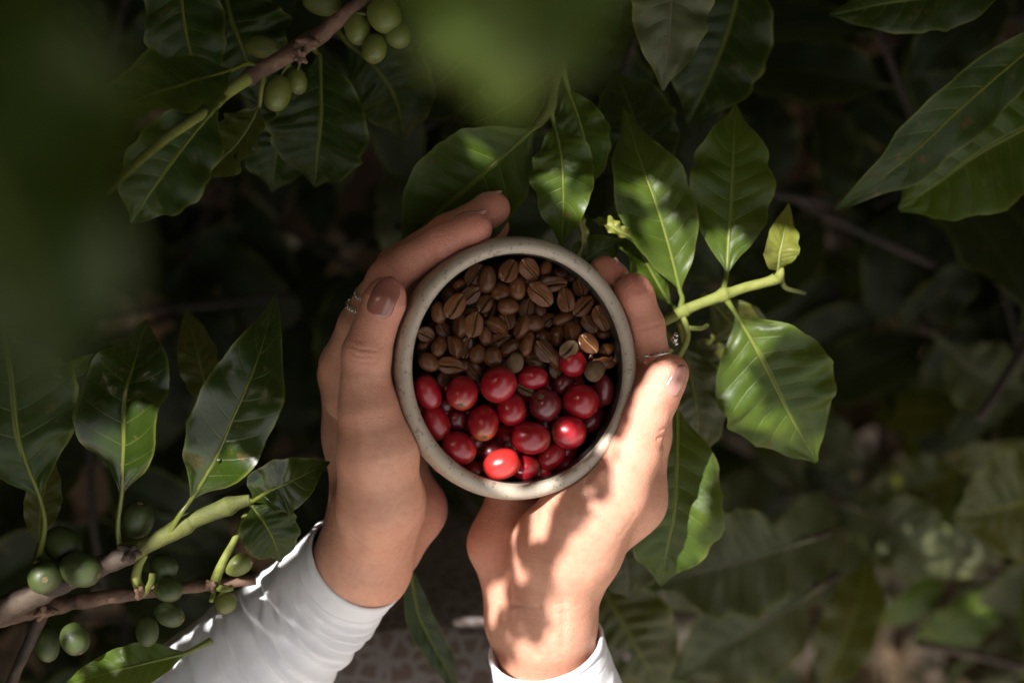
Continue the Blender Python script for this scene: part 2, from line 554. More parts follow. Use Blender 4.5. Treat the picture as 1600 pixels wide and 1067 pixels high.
bowl = empty('stoneware_bowl', BR @ Vector((0, 0, -0.0575)) + BC)
tag(bowl, 'speckled beige stoneware bowl of beans and red cherries held in both hands', 'bowl')
V, F = lathe(dense(PROFILE_OUT, 5), wob=0.008)
F = [f[::-1] for f in F]
mesh_obj('bowl_wall', V, F, M_stone, bowl)
V, F = lathe(dense(PROFILE_IN, 5), wob=0.008)
gl = mesh_obj('inner_glaze', V, F, M_glaze, bowl)

BRi = BR.transposed()
def bowl_sdf(X, Y, Z):
    """outer wall as a distance (negative inside)"""
    p0, p1, p2 = X - BC.x, Y - BC.y, Z - BC.z
    a = np.array(BRi)
    lx = (a[0, 0] * p0 + a[0, 1] * p1 + a[0, 2] * p2) / BSC
    ly = a[1, 0] * p0 + a[1, 1] * p1 + a[1, 2] * p2
    lz = a[2, 0] * p0 + a[2, 1] * p1 + a[2, 2] * p2
    r = np.sqrt(lx * lx + ly * ly)
    zs = [q[1] for q in PROFILE_OUT[3:13]][::-1]
    rs = [q[0] for q in PROFILE_OUT[3:13]][::-1]
    Rr = np.interp(lz, zs, rs)
    d = (r - Rr) * np.where(lz < -0.03, 0.7, 0.95)
    d = np.maximum(d, lz - 0.0)
    d = np.maximum(d, -0.0575 - lz)
    return d

# ------------------------------------------------------------------ hands (one skin surface grown from a distance field)
def smin(a, b, k):
    h = np.clip(0.5 + 0.5 * (b - a) / k, 0, 1)
    return b * (1 - h) + a * h - k * h * (1 - h)

def seg_dist(X, Y, Z, a, b):
    ba = b - a
    L = max(ba.dot(ba), 1e-12)
    t = np.clip(((X - a.x) * ba.x + (Y - a.y) * ba.y + (Z - a.z) * ba.z) / L, 0, 1)
    dx = X - a.x - t * ba.x; dy = Y - a.y - t * ba.y; dz = Z - a.z - t * ba.z
    return np.sqrt(dx * dx + dy * dy + dz * dz), t

def conv(j):
    u, v, h, r = j
    return P(u, v, h), r * px(h)

def chain_sdf(X, Y, Z, joints, k):
    d = None
    js = [conv(j) for j in joints]
    for (a, ra), (b, rb) in zip(js[:-1], js[1:]):
        q, t = seg_dist(X, Y, Z, a, b)
        q = q - (ra + (rb - ra) * t)
        d = q if d is None else smin(d, q, k)
    return d

def surface_nets(D, org, h):
    nx, ny, nz = D.shape
    s = D < 0
    c = [s[i:nx - 1 + i, j:ny - 1 + j, k:nz - 1 + k] for i in (0, 1) for j in (0, 1) for k in (0, 1)]
    cnt = sum(x.astype(np.int8) for x in c)
    act = (cnt > 0) & (cnt < 8)
    idx = -np.ones(act.shape, dtype=np.int64)
    ijk = np.argwhere(act)
    idx[act] = np.arange(len(ijk))
    acc = np.zeros((len(ijk), 3)); num = np.zeros(len(ijk))
    cor = [(i, j, k) for i in (0, 1) for j in (0, 1) for k in (0, 1)]
    for p in range(8):
        for q in range(p + 1, 8):
            a, b = cor[p], cor[q]
            if sum(abs(x - y) for x, y in zip(a, b)) != 1: continue
            da = D[ijk[:, 0] + a[0], ijk[:, 1] + a[1], ijk[:, 2] + a[2]]
            db = D[ijk[:, 0] + b[0], ijk[:, 1] + b[1], ijk[:, 2] + b[2]]
            m = (da < 0) != (db < 0)
            t = np.where(m, da / np.where(da - db == 0, 1, da - db), 0)
            pt = np.array(a)[None] * (1 - t)[:, None] + np.array(b)[None] * t[:, None]
            acc += pt * m[:, None]; num += m
    V = (ijk + acc / num[:, None]) * h + np.array(org)[None]
    F = []
    for ax in range(3):
        sl0 = [slice(None)] * 3; sl1 = [slice(None)] * 3
        sl0[ax] = slice(0, -1); sl1[ax] = slice(1, None)
        a = s[tuple(sl0)]; b = s[tuple(sl1)]
        e = np.argwhere(a != b)
        u, w = [(1, 2), (2, 0), (0, 1)][ax]
        ok = (e[:, u] > 0) & (e[:, w] > 0) & (e[:, u] < D.shape[u] - 1) & (e[:, w] < D.shape[w] - 1)
        e = e[ok]
        def cell(du, dw):
            q = e.copy(); q[:, u] += du; q[:, w] += dw
            return idx[q[:, 0], q[:, 1], q[:, 2]]
        q = np.stack([cell(-1, -1), cell(0, -1), cell(0, 0), cell(-1, 0)], 1)
        flip = ~a[e[:, 0], e[:, 1], e[:, 2]]
        q[flip] = q[flip][:, ::-1]
        F.append(q)
    F = np.concatenate(F)
    F = F[(F >= 0).all(1)]
    return V, F

def hand_field(spec):
    def f(X, Y, Z):
        D = None
        for (kin, kj, chains) in spec['groups']:
            g = None
            for ch in chains:
                c = chain_sdf(X, Y, Z, ch, kin)
                g = c if g is None else smin(g, c, kin)
            D = g if D is None else smin(D, g, kj)
        for (pts, dep, wid) in spec.get('lines', []):
            q = None
            pp = [P(*p) for p in pts]
            for a, b in zip(pp[:-1], pp[1:]):
                e, _ = seg_dist(X, Y, Z * 0.12, Vector((a.x, a.y, a.z * 0.12)), Vector((b.x, b.y, b.z * 0.12)))
                q = e if q is None else np.minimum(q, e)
            D = D + dep * 0.001 * np.exp(-(q / (wid * 0.001)) ** 2)
        B = bowl_sdf(X, Y, Z)
        D = -smin(-D, B - 0.0001, 0.0012)
        return D
    return f

def grow(spec, vox=0.00055):
    lo = Vector((9, 9, 9)); hi = Vector((-9, -9, -9))
    for (_, _, chains) in spec['groups']:
        for ch in chains:
            for j in ch:
                p, r = conv(j)
                for i in range(3):
                    lo[i] = min(lo[i], p[i] - r - 0.004); hi[i] = max(hi[i], p[i] + r + 0.004)
    n = [int((hi[i] - lo[i]) / vox) + 2 for i in range(3)]
    gx = (lo.x + np.arange(n[0]) * vox).astype(np.float32)
    gy = (lo.y + np.arange(n[1]) * vox).astype(np.float32)
    gz = (lo.z + np.arange(n[2]) * vox).astype(np.float32)
    f = hand_field(spec)
    c = 4                                   # coarse pass, then only the shell near the surface
    X, Y, Z = np.meshgrid(gx[::c], gy[::c], gz[::c], indexing='ij')
    D = f(X, Y, Z).astype(np.float32)
    for ax in range(3): D = np.repeat(D, c, axis=ax)
    D = np.ascontiguousarray(D[:n[0], :n[1], :n[2]])
    I, J, K = np.nonzero(np.abs(D) < c * vox * 2.3)
    for q in range(0, len(I), 400000):
        w = slice(q, q + 400000)
        D[I[w], J[w], K[w]] = f(gx[I[w]], gy[J[w]], gz[K[w]])
    Vv, Ff = surface_nets(D, lo, vox)
    # neighbour smoothing (Taubin) so the grid does not show
    E = np.concatenate([Ff[:, [0, 1]], Ff[:, [1, 2]], Ff[:, [2, 3]], Ff[:, [3, 0]]])
    deg = np.bincount(E.ravel(), minlength=len(Vv)).astype(float)[:, None]
    for it in range(8):
        lam = 0.5 if it % 2 == 0 else -0.52
        acc = np.zeros_like(Vv)
        for ax in range(3):
            acc[:, ax] = np.bincount(E[:, 0], Vv[E[:, 1], ax], len(Vv)) + np.bincount(E[:, 1], Vv[E[:, 0], ax], len(Vv))
        Vv = Vv + lam * (acc / deg - Vv)
    fl = np.zeros(len(Vv))
    for (u, v, h, rr, w) in spec.get('flush', []):
        c = P(u, v, h)
        d2 = ((Vv - np.array(c)[None]) ** 2).sum(1)
        fl = np.maximum(fl, w * np.exp(-d2 / (rr * px(h)) ** 2))
    return Vv, Ff, fl, f

LEFT = {
 'groups': [
  # palm block, thenar and wrist  (u, v, height mm, radius px)
  (0.011, 0.0, [
     [(592, 770, -24, 64), (561, 875, -34, 58), (500, 940, -52, 56), (440, 995, -64, 62), (180, 1240, -130, 80)],
     [(595, 790, -34, 66), (575, 885, -47, 58), (505, 942, -60, 54), (445, 1000, -72, 60), (190, 1240, -140, 80)],
     [(540, 592, -34, 35), (552, 680, -43, 32), (570, 790, -42, 40)],
     [(547, 600, -43, 34), (562, 690, -44, 34), (582, 800, -44, 44)],
     [(560, 620, -58, 34), (580, 710, -58, 40), (595, 810, -52, 50)],
     [(585, 650, -70, 32), (610, 730, -68, 46), (632, 800, -58, 55)],
  ]),
  (0.006, 0.0035, [[(600, 720, -66, 40), (645, 795, -62, 49), (610, 856, -59, 44), (562, 898, -56, 36)]]),
  (0.0040, 0.0036, [[(578, 845, -26, 52), (592, 780, -8, 66), (590, 700, 0, 62), (577, 640, 3, 46), (571, 600, 4, 36.5), (573, 552, 5, 36), (586, 510, 5, 31), (600, 472, 5, 31.5), (604, 460, 4.5, 27)]]),
  (0.0025, 0.0032, [[(540, 620, -26, 36), (536, 570, -24, 36), (562, 508, -17, 32.5), (606, 436, -11, 31), (640, 408, -9, 28), (690, 381, -7, 29), (735, 361, -6, 27.5), (744, 357, -6, 25)]]),
  (0.0025, 0.0016, [[(540, 630, -44, 36), (534, 585, -42, 36), (585, 470, -36, 31), (620, 415, -30, 30), (700, 362, -26, 27), (765, 329, -24, 26), (774, 325, -24, 23)]]),
  (0.0025, 0.0016, [[(555, 640, -58, 34), (550, 600, -57, 34), (605, 480, -52, 30), (640, 430, -48, 29), (710, 385, -43, 26), (765, 358, -40, 24), (773, 354, -40, 22)]]),
  (0.0025, 0.0016, [[(585, 660, -70, 32), (585, 620, -70, 31), (635, 520, -68, 28), (665, 475, -66, 27), (720, 440, -64, 24), (755, 420, -62, 22)]]),
 ],
 'lines': [
  ([(541, 538, 16), (560, 545, 15), (585, 548, 14)], 0.5, 0.5), ([(541, 549, 16), (562, 556, 15), (583, 557, 14)], 0.4, 0.5),
  ([(545, 529, 16), (565, 534, 16)], 0.3, 0.5), ([(543, 560, 16), (566, 566, 16), (580, 566, 15)], 0.22, 0.5),
  ([(560, 596, 14), (590, 598, 13)], 0.10, 1.2),
  ([(672, 388, 0), (683, 405, -2), (690, 418, -4)], 0.45, 0.7), ([(664, 398, -1), (674, 414, -2), (680, 424, -4)], 0.3, 0.6),
  ([(606, 404, -4), (622, 425, -2)], 0.18, 0.8),
  ([(640, 850, -34), (664, 815, -40)], 0.25, 0.9), ([(520, 884, -10), (560, 905, -14), (600, 915, -18)], 0.22, 0.6), ([(526, 900, -12), (565, 920, -16)], 0.16, 0.6), ([(560, 640, 18), (562, 700, 16), (568, 760, 10)], -0.35, 3.0),
  ([(520, 760, -8), (548, 800, -8), (560, 850, -12)], 0.9, 4.0),
 ],
 'flush': [(600, 470, 5, 60, 0.9), (745, 357, -6, 75, 1.0), (774, 325, -24, 80, 0.9), (773, 354, -40, 80, 0.9), (600, 425, -11, 30, .4), (690, 790, -58, 50, 0.6), (625, 610, 5, 32, 0.6), (690, 381, -7, 60, .9), (640, 408, -9, 50, .7), (573, 545, 8, 40, .4), (588, 510, 8, 40, .5)],
}
RIGHT = {
 'groups': [
  (0.011, 0.0, [
     [(870, 860, -32, 74), (858, 960, -42, 66), (872, 1075, -60, 66), (936, 1330, -116, 80)],
     [(818, 880, -50, 60), (828, 965, -56, 62), (862, 1075, -70, 62), (930, 1330, -126, 78)],
     [(1002, 700, -40, 40), (985, 780, -38, 48), (910, 850, -38, 58)],
     [(985, 690, -56, 38), (955, 780, -54, 50), (880, 850, -48, 55)],
     [(955, 690, -68, 36), (915, 780, -64, 50), (855, 850, -54, 52)],
     [(920, 700, -76, 34), (870, 790, -68, 48), (815, 855, -56, 50)],
  ]),
  (0.006, 0.0045, [[(800, 790, -54, 44), (786, 850, -51, 51), (806, 905, -54, 46), (830, 970, -58, 40)]]),
  (0.0050, 0.0050, [[(878, 895, -34, 68), (895, 848, -26, 78), (918, 802, -19, 71), (958, 765, -15, 56), (990, 705, -11, 41), (1008, 655, -8, 33), (1026, 618, -7, 32), (1044, 586, -6, 27), (1048, 580, -6, 24)]]),
  (0.0025, 0.0032, [[(1000, 720, -40, 38), (1012, 680, -38, 36), (1022, 610, -31, 33), (1018, 570, -26, 32), (1006, 510, -20, 31.5), (992, 462, -17, 29), (989, 454, -17, 27)]]),
  (0.0025, 0.0016, [[(985, 710, -56, 36), (1010, 660, -54, 34), (1022, 580, -46, 31), (1000, 500, -36, 29), (953, 436, -28, 27), (944, 424, -27, 24)]]),
  (0.0025, 0.0016, [[(955, 700, -68, 34), (975, 640, -70, 33), (990, 570, -66, 29), (960, 500, -60, 27), (915, 460, -55, 24)]]),
  (0.0025, 0.0016, [[(920, 700, -76, 32), (930, 640, -78, 29), (935, 580, -76, 26), (910, 520, -73, 23), (880, 490, -70, 21)]]),
 ],
 'lines': [
  ([(985, 517, -8), (1010, 512, -9), (1035, 505, -12)], 0.5, 0.6), ([(998, 586, -16), (1020, 582, -16), (1042, 575, -20)], 0.3, 0.7),
  ([(795, 850, -22), (803, 880, -24), (812, 930, -30), (836, 1010, -40)], 1.1, 2.4),
  ([(1046, 648, -8), (1041, 664, -9), (1030, 672, -4)], 0.7, 0.6), ([(1046, 660, -8), (1040, 676, -9), (1026, 684, -4)], 0.7, 0.6), ([(1043, 672, -8), (1036, 690, -9)], 0.6, 0.6), ([(1040, 686, -10), (1030, 702, -9)], 0.5, 0.6),
  ([(930, 880, -22), (955, 850, -14), (990, 800, -10)], 0.25, 0.9),
  ([(780, 940, -34), (830, 945, -26), (880, 938, -22)], 0.35, 0.7), ([(790, 956, -36), (840, 960, -28), (890, 950, -25)], 0.3, 0.7),
  ([(858, 900, -14), (850, 960, -22), (850, 1010, -30)], -0.5, 2.2),
  ([(882, 930, -20), (880, 1000, -30)], 0.5, 2.0),
 ],
 'flush': [(1042, 590, -6, 50, 0.9), (990, 458, -17, 75, 1.0), (945, 425, -27, 70, 1.0), (1010, 540, -24, 50, .6), (790, 830, -50, 75, 0.8), (985, 640, -8, 45, 0.8), (960, 690, -12, 45, 0.7)],
}

person = empty('person', (0.0, -0.33, 0.0))
tag(person, 'person in white blouse holding a bowl in cupped hands, rings on fingers', 'person')
VL, FL, flL, fieldL = grow(LEFT)
VR, FR, flR, fieldR = grow(RIGHT)
body = mesh_obj('body', np.concatenate([VL, VR]).tolist(), np.concatenate([FL, FR + len(VL)]).tolist(), M_skin, person,
                attr={'flush': np.concatenate([flL, flR])})

def field_at(f, p):
    a = np.array([[[p.x]]]); b = np.array([[[p.y]]]); c = np.array([[[p.z]]])
    return float(f(a, b, c)[0, 0, 0])

def trace(f, p, d, maxd=0.03):
    t = 0.0
    for _ in range(60):
        q = field_at(f, p + d * t)
        if q < 2e-5: return p + d * t
        t += q * 0.8
        if t > maxd: return None
    return p + d * t

def fingernail(f, base, tip, width, up, m, name='fingernail'):
    """nail plate laid on the traced skin: base/tip give its length, up its facing"""
    T = (tip - base); L = T.length; T.normalize()
    N = (up - T * up.dot(T)).normalized()
    Sd = T.cross(N)
    nu, nv = 14, 13
    top, bot = [], []
    for i in range(nu):
        s = i / (nu - 1)
        for j in range(nv):
            y = 2 * j / (nv - 1) - 1
            w = width * 0.5 * (1 - 0.50 * max(0, (s - 0.60) / 0.40) ** 2.6) * (1 - 0.28 * max(0, (0.22 - s) / 0.22) ** 2)
            edge = 1 - abs(y) ** 6
            sx = s + (0.10 * (1 - y * y) if s > 0.8 else 0) - (0.05 * (1 - y * y) if s < 0.15 else 0)
            c = base + T * (sx * L) + Sd * (y * w)
            # plate curvature
            q = trace(f, c + N * 0.012, -N, 0.030)
            if q is None or s > 0.80:
                q2 = base + T * (0.8 * L) + Sd * (y * w)
                qq = trace(f, q2 + N * 0.012, -N, 0.03)
                base_q = qq if qq is not None else q2
                q = c + N * (base_q - c).dot(N) - N * (0.0006 * max(0, (s - 0.8) / 0.2))
            lift = 0.00040 * edge + 0.00002
            top.append(q + N * lift)
    V = top + [p - N * 0.0009 for p in top]
    F = []
    o = nu * nv
    for i in range(nu - 1):
        for j in range(nv - 1):
            a = i * nv + j
            F.append((a, a + nv, a + nv + 1, a + 1))
            F.append((a + o, a + 1 + o, a + nv + 1 + o, a + nv + o))
    ring = [j for j in range(nv)] + [i * nv + nv - 1 for i in range(1, nu)] + [(nu - 1) * nv + j for j in range(nv - 2, -1, -1)] + [i * nv for i in range(nu - 2, 0, -1)]
    for a, b in zip(ring, ring[1:] + ring[:1]):
        F.append((a, b, b + o, a + o))
    return mesh_obj(name, V, F, m, person)

fingernail(fieldL, P(588, 490, 14), P(611, 437, 11), 41 * S, Vector((-0.10, 0.05, 1)), M_nail)
fingernail(fieldR, P(1044, 613, 0), P(1063, 573, -1), 24 * S, Vector((0.92, 0.30, 0.38)), M_nailbare)
fingernail(fieldL, P(716, 348, -6), P(757, 331, -6), 28 * S, Vector((-0.42, 0.90, 0.05)), M_nailbare)
fingernail(fieldL, P(744, 314, -24), P(781, 302, -24), 28 * S, Vector((-0.42, 0.9, 0.10)), M_nailbare)
fingernail(fieldR, P(967, 432, -27), P(957, 407, -27), 26 * S, Vector((0.85, 0.5, 0.15)), M_nailbare)

# ---- sleeves
def sleeve(pts, seed, cuff_label, folds):
    """pts: (u, v, h, radius px, squash); a shirt sleeve with cuff, hem and folds along it"""
    n = 150; m = 120
    arr = catmull([list(P(u, v, h)) + [r * px(h)] for u, v, h, r in pts], n)
    V, F = [], []
    rows = []
    tot = 0
    lens = [0]
    for i in range(1, n):
        tot += float(np.linalg.norm(np.array(arr[i][:3]) - np.array(arr[i - 1][:3])))
        lens.append(tot)
    for i in range(n):
        c = Vector(arr[i][:3]); r = arr[i][3]
        t = (Vector(arr[min(i + 1, n - 1)][:3]) - Vector(arr[max(i - 1, 0)][:3])).normalized()
        sx = t.cross(Vector((0, 0, 1))).normalized(); up = sx.cross(t)
        L = lens[i] * 1000
        row = []
        for j in range(m):
            th = 2 * math.pi * j / m
            d = sx * math.cos(th) + up * math.sin(th)
            a = 0.0
            # seam ridge of the hem
            a += 0.45 * math.exp(-((L - 1.2) / 1.0) ** 2) - 0.35 * math.exp(-((L - 3.2) / 0.7) ** 2) - 0.30 * math.exp(-((L - 9.5) / 0.5) ** 2)
            for (pos, ang, span, amp, wid, slant) in folds:
                dth = (th - ang + math.pi) % (2 * math.pi) - math.pi
                x = L - pos - slant * dth - 1.2 * noise.noise(Vector((dth * 1.5, pos, seed)))
                fall = math.exp(-(dth / span) ** 2)
                a += 1.7 * amp * fall * (math.exp(-(x / wid) ** 2) - 0.55 * math.exp(-((x - wid * 1.7) / (wid * 0.9)) ** 2))
            a += 0.55 * noise.noise(Vector((d.x * 2.2, d.y * 2.2, L * 0.06 + seed))) * min(1, L / 12)
            a += 0.25 * noise.noise(Vector((d.x * 6, d.y * 6, L * 0.2 + seed)))
            row.append(c + d * (r + a * 0.001))
        rows.append(row)
    # inner return of the hem
    inner = []
    for k, (ins, back) in enumerate(((0.0006, -0.0004), (0.0013, 0.0002), (0.0016, 0.004), (0.0018, 0.012))):
        t = (Vector(arr[1][:3]) - Vector(arr[0][:3])).normalized()
        c0 = Vector(arr[0][:3])
        rw = []
        for j in range(m):
            q = rows[0][j]
            d = (q - c0).normalized()
            rw.append(q - d * ins + t * back)
        inner.append(rw)
    allrows = inner[::-1] + rows
    for rw in allrows: V += rw
    for i in range(len(allrows) - 1):
        for j in range(m):
            k = (j + 1) % m
            F.append((i * m + j, (i + 1) * m + j, (i + 1) * m + k, i * m + k))
    o = mesh_obj('sleeve', V, F, M_cotton, person)
    # stitching: a thin raised thread round the hem
    idx = min(range(n), key=lambda i: abs(lens[i] * 1000 - 9.5))
    pts2 = []
    SV, SF = [], []
    row = rows[idx]; nxt = rows[min(idx + 1, n - 1)]
    for j in range(0, m):
        a = row[j]; b = row[(j + 1) % m]
        cc = Vector(arr[idx][:3])
        d = (a - cc).normalized()
        a2 = a + d * 0.00012; b2 = a.lerp(b, 0.62) + d * 0.00012
        v, f = tube([a2, (a2 + b2) / 2 + d * 0.00008, b2], [0.00012, 0.00018, 0.00012], 5, 2)
        SV, SF = merge((SV, SF), (v, f))
    st = mesh_obj('hem_stitching', SV, SF, M_cotton, None)
    st.parent = o
    st.matrix_parent_inverse = o.matrix_parent_inverse.copy()
    st.matrix_parent_inverse = Matrix.Identity(4)
    return o

PI = math.pi
# folds: (distance mm, angle, angular span, amplitude mm, width mm, slant mm/rad)
sleeve([(559, 877, -40, 85), (502, 935, -56, 92), (420, 1015, -72, 106), (300, 1130, -100, 124), (180, 1245, -130, 138)], 3, '',
       [(15, 2.3, 0.8, 1.3, 1.6, 3), (20, 2.4, 0.9, 1.8, 1.7, 4), (26, 2.3, 0.9, 1.7, 2.0, 5), (32, 2.1, 0.8, 1.6, 1.8, 7), (38, 2.4, 1.0, 1.9, 2.2, 6), (30, 0.9, 0.7, 1.4, 2.5, -9),
        (45, 2.0, 0.9, 1.5, 2.0, 8), (52, 2.3, 1.0, 1.8, 2.4, 6), (44, 0.8, 0.6, 1.5, 2.6, -10), (60, 1.7, 1.0, 1.6, 2.5, 4), (70, 2.0, 1.2, 1.8, 3.0, 5), (82, 1.5, 1.2, 1.8, 3.0, 5)])
sleeve([(852, 1004, -46, 90), (870, 1072, -56, 96), (905, 1185, -78, 110), (945, 1330, -118, 126)], 8, '',
       [(14, 1.2, 0.8, 1.0, 1.8, 3), (22, 1.8, 0.9, 1.4, 2.0, -4), (30, 1.0, 1.0, 1.4, 2.4, 4), (42, 1.6, 1.0, 1.6, 2.6, 4)])

# ---- lace skirt below the wrists
def skirt():
    V, F = [], []
    n, m = 60, 96
    for i in range(n):
        s = i / (n - 1)
        z = Z0 - 0.20 - 0.82 * s
        for j in range(m):
            th = 2 * PI * j / m
            fold = 1 + 0.05 * s * math.sin(9 * th + 2 * noise.noise(Vector((th, s * 2, 0)))) + 0.02 * s * math.sin(17 * th)
            a = (0.095 + 0.10 * s) * fold; b = (0.085 + 0.09 * s) * fold
            V.append((-0.045 + a * math.cos(th), -0.235 + b * math.sin(th), z))
    for i in range(n - 1):
        for j in range(m):
            k = (j + 1) % m
            F.append((i * m + j, (i + 1) * m + j, (i + 1) * m + k, i * m + k))
    V2 = [(x, y, z) for x, y, z in V[:m]]
    V.append((-0.045, -0.235, Z0 - 0.19)); c = len(V) - 1
    for j in range(m): F.append((j, (j + 1) % m, c))
    mesh_obj('lace_skirt', V, F, M_lace, person)
skirt()

# ---- rings
def ring_points(c, axis, r, n=48, wob=0.0):
    axis = axis.normalized()
    a = axis.cross(Vector((0, 0, 1))).normalized(); b = axis.cross(a)
    return [c + a * (r * math.cos(2 * PI * i / n)) + b * (r * math.sin(2 * PI * i / n)) + axis * (wob * math.sin(6 * PI * i / n)) for i in range(n)]

def closed_tube(pts, r, nseg=10):
    V, F = [], []
    n = len(pts)
    cen = sum(pts, Vector()) / n
    for i in range(n):
        t = (pts[(i + 1) % n] - pts[i - 1]).normalized()
        d = (pts[i] - cen).normalized(); w = t.cross(d).normalized(); d = w.cross(t)
        for j in range(nseg):
            th = 2 * PI * j / nseg
            V.append(pts[i] + d * (r * math.cos(th)) + w * (r * math.sin(th)))
    for i in range(n):
        for j in range(nseg):
            k = (j + 1) % nseg; ii = (i + 1) % n
            F.append((i * nseg + j, i * nseg + k, ii * nseg + k, ii * nseg + j))
    return V, F

def ball(c, r, nu=8, nv=6):
    V = [c + Vector((0, 0, r))]; F = []
    for i in range(1, nv):
        ph = PI * i / nv
        for j in range(nu):
            th = 2 * PI * j / nu
            V.append(c + Vector((r * math.sin(ph) * math.cos(th), r * math.sin(ph) * math.sin(th), r * math.cos(ph))))
    V.append(c - Vector((0, 0, r)))
    for j in range(nu):
        k = (j + 1) % nu
        F.append((0, 1 + j, 1 + k))
        for i in range(nv - 2):
            F.append((1 + i * nu + j, 1 + (i + 1) * nu + j, 1 + (i + 1) * nu + k, 1 + i * nu + k))
        F.append((len(V) - 1, 1 + (nv - 2) * nu + k, 1 + (nv - 2) * nu + j))
    return V, F

def make_ring(name, label, c, axis, r, band, beads=0, bead_r=0.0, wob=0.0, bead_span=None):
    e = empty(name, c)
    tag(e, label, 'ring')
    pts = ring_points(c, axis, r, 64, wob)
    V, F = closed_tube(pts, band)
    mesh_obj('band', V, F, M_silver, e)
    if beads:
        BV, BF = [], []
        for i in range(beads):
            k = i / beads * 64
            a = pts[int(k) % 64]
            q = a + (a - c).normalized() * bead_r * 0.3
            BV, BF = merge((BV, BF), ball(q, bead_r))
        mesh_obj('beads', BV, BF, M_silver, e)
    return e

ax = P(606, 436, -11) - P(562, 508, -17)
make_ring('beaded_ring', 'upper of two silver rings on left index finger, finely beaded band', P(584, 471, -14), ax, 32.3 * S, 0.00045, 34, 0.00085, 0.0004)
make_ring('beaded_ring', 'lower of two silver rings on left index finger, wavy row of beads', P(574, 488, -15.5), ax, 33.2 * S, 0.00045, 30, 0.0010, 0.0010)
ax = P(1018, 570, -26) - P(1022, 610, -31)
e = make_ring('silver_ring', 'plain thin silver ring with a tiny stone on the right index finger', P(1018, 552, -24), ax + Vector((0, 0, -0.0042)), 35 * S, 0.00055)
cst = P(1054, 530, -22)
V, F = merge(ball(cst, 0.0016, 6, 4), ball(cst + Vector((0.0006, 0.0016, 0)), 0.0011, 6, 4), ball(cst + Vector((0.0006, -0.0016, 0)), 0.0011, 6, 4))
mesh_obj('stone', V, F, M_silver, e, smooth=False)
make_ring('chain_ring', 'fine silver chain ring deep between right thumb and fingers beside the bowl', P(1005, 592, -41), P(1022, 580, -46) - P(1010, 660, -54), 33 * S, 0.0004, 40, 0.0007, 0.0002)

# ------------------------------------------------------------------ contents of the bowl
BN = BR @ Vector((0, 0, 1))
def on_level(u, v, depth):
    """place below the rim plane by depth (mm) on the line of sight through a spot of the heap"""
    o = Vector((0, 0, Z0 + FD))
    d = (P(u, v, 0) - o)
    t = ((BC - BN * depth * 0.001) - o).dot(BN) / d.dot(BN)
    return o + d * t

def bean_mesh(name, seed, m):
    rnd = random.Random(seed)
    nu, nv = 44, 56
    V, F, cr, gv = [], [], [], []
    ph0 = rnd.uniform(-0.3, 0.3)
    for i in range(nv):                      # latitude from the flat face (+z) round the back
        a = PI * i / (nv - 1)
        for j in range(nu):
            th = 2 * PI * j / nu
            x = math.sin(a) * math.cos(th)
            y = math.sin(a) * math.sin(th)
            z = math.cos(a)
            pr = math.copysign(abs(x) ** 0.92, x)
            X = pr; Y = y * 0.74 * (1 - 0.10 * x)
            c = gg = 0.0
            if z > 0:
                Zz = 0.20 * z ** 0.6 * (1 - 0.25 * x * x)
                cl = 0.05 * math.sin(x * 3.0 + ph0)          # s-shaped slit
                g = math.exp(-((Y - cl) / 0.10) ** 2)
                lips = math.exp(-((abs(Y - cl) - 0.17) / 0.10) ** 2)
                Zz += 0.06 * lips * (1 - x * x) - 0.30 * g * max(0, 1 - x * x * 0.95) ** 0.35
                c = math.exp(-((Y - cl) / 0.052) ** 2); gg = math.exp(-((Y - cl) / 0.11) ** 4)
            else:
                Zz = -0.60 * abs(z) ** 0.9 * (1 - 0.12 * x)
            q = Vector((X, Y, Zz))
            q *= 1 + 0.035 * noise.noise(q * 2.2 + Vector((seed * 3.1, 0, 0)))
            V.append(q); cr.append(c); gv.append(gg)
    for i in range(nv - 1):
        for j in range(nu):
            k = (j + 1) % nu
            F.append((i * nu + j, (i + 1) * nu + j, (i + 1) * nu + k, i * nu + k))
    o = mesh_obj(name, V, F, m, attr={'crease': cr, 'groove': gv})
    me = o.data
    bpy.data.objects.remove(o)
    return me
BEAN_ME = [bean_mesh('roasted_bean', s, M_bean) for s in range(6)]
BEAN_DULL = [bean_mesh('roasted_bean', s + 20, M_beandull) for s in range(2)]

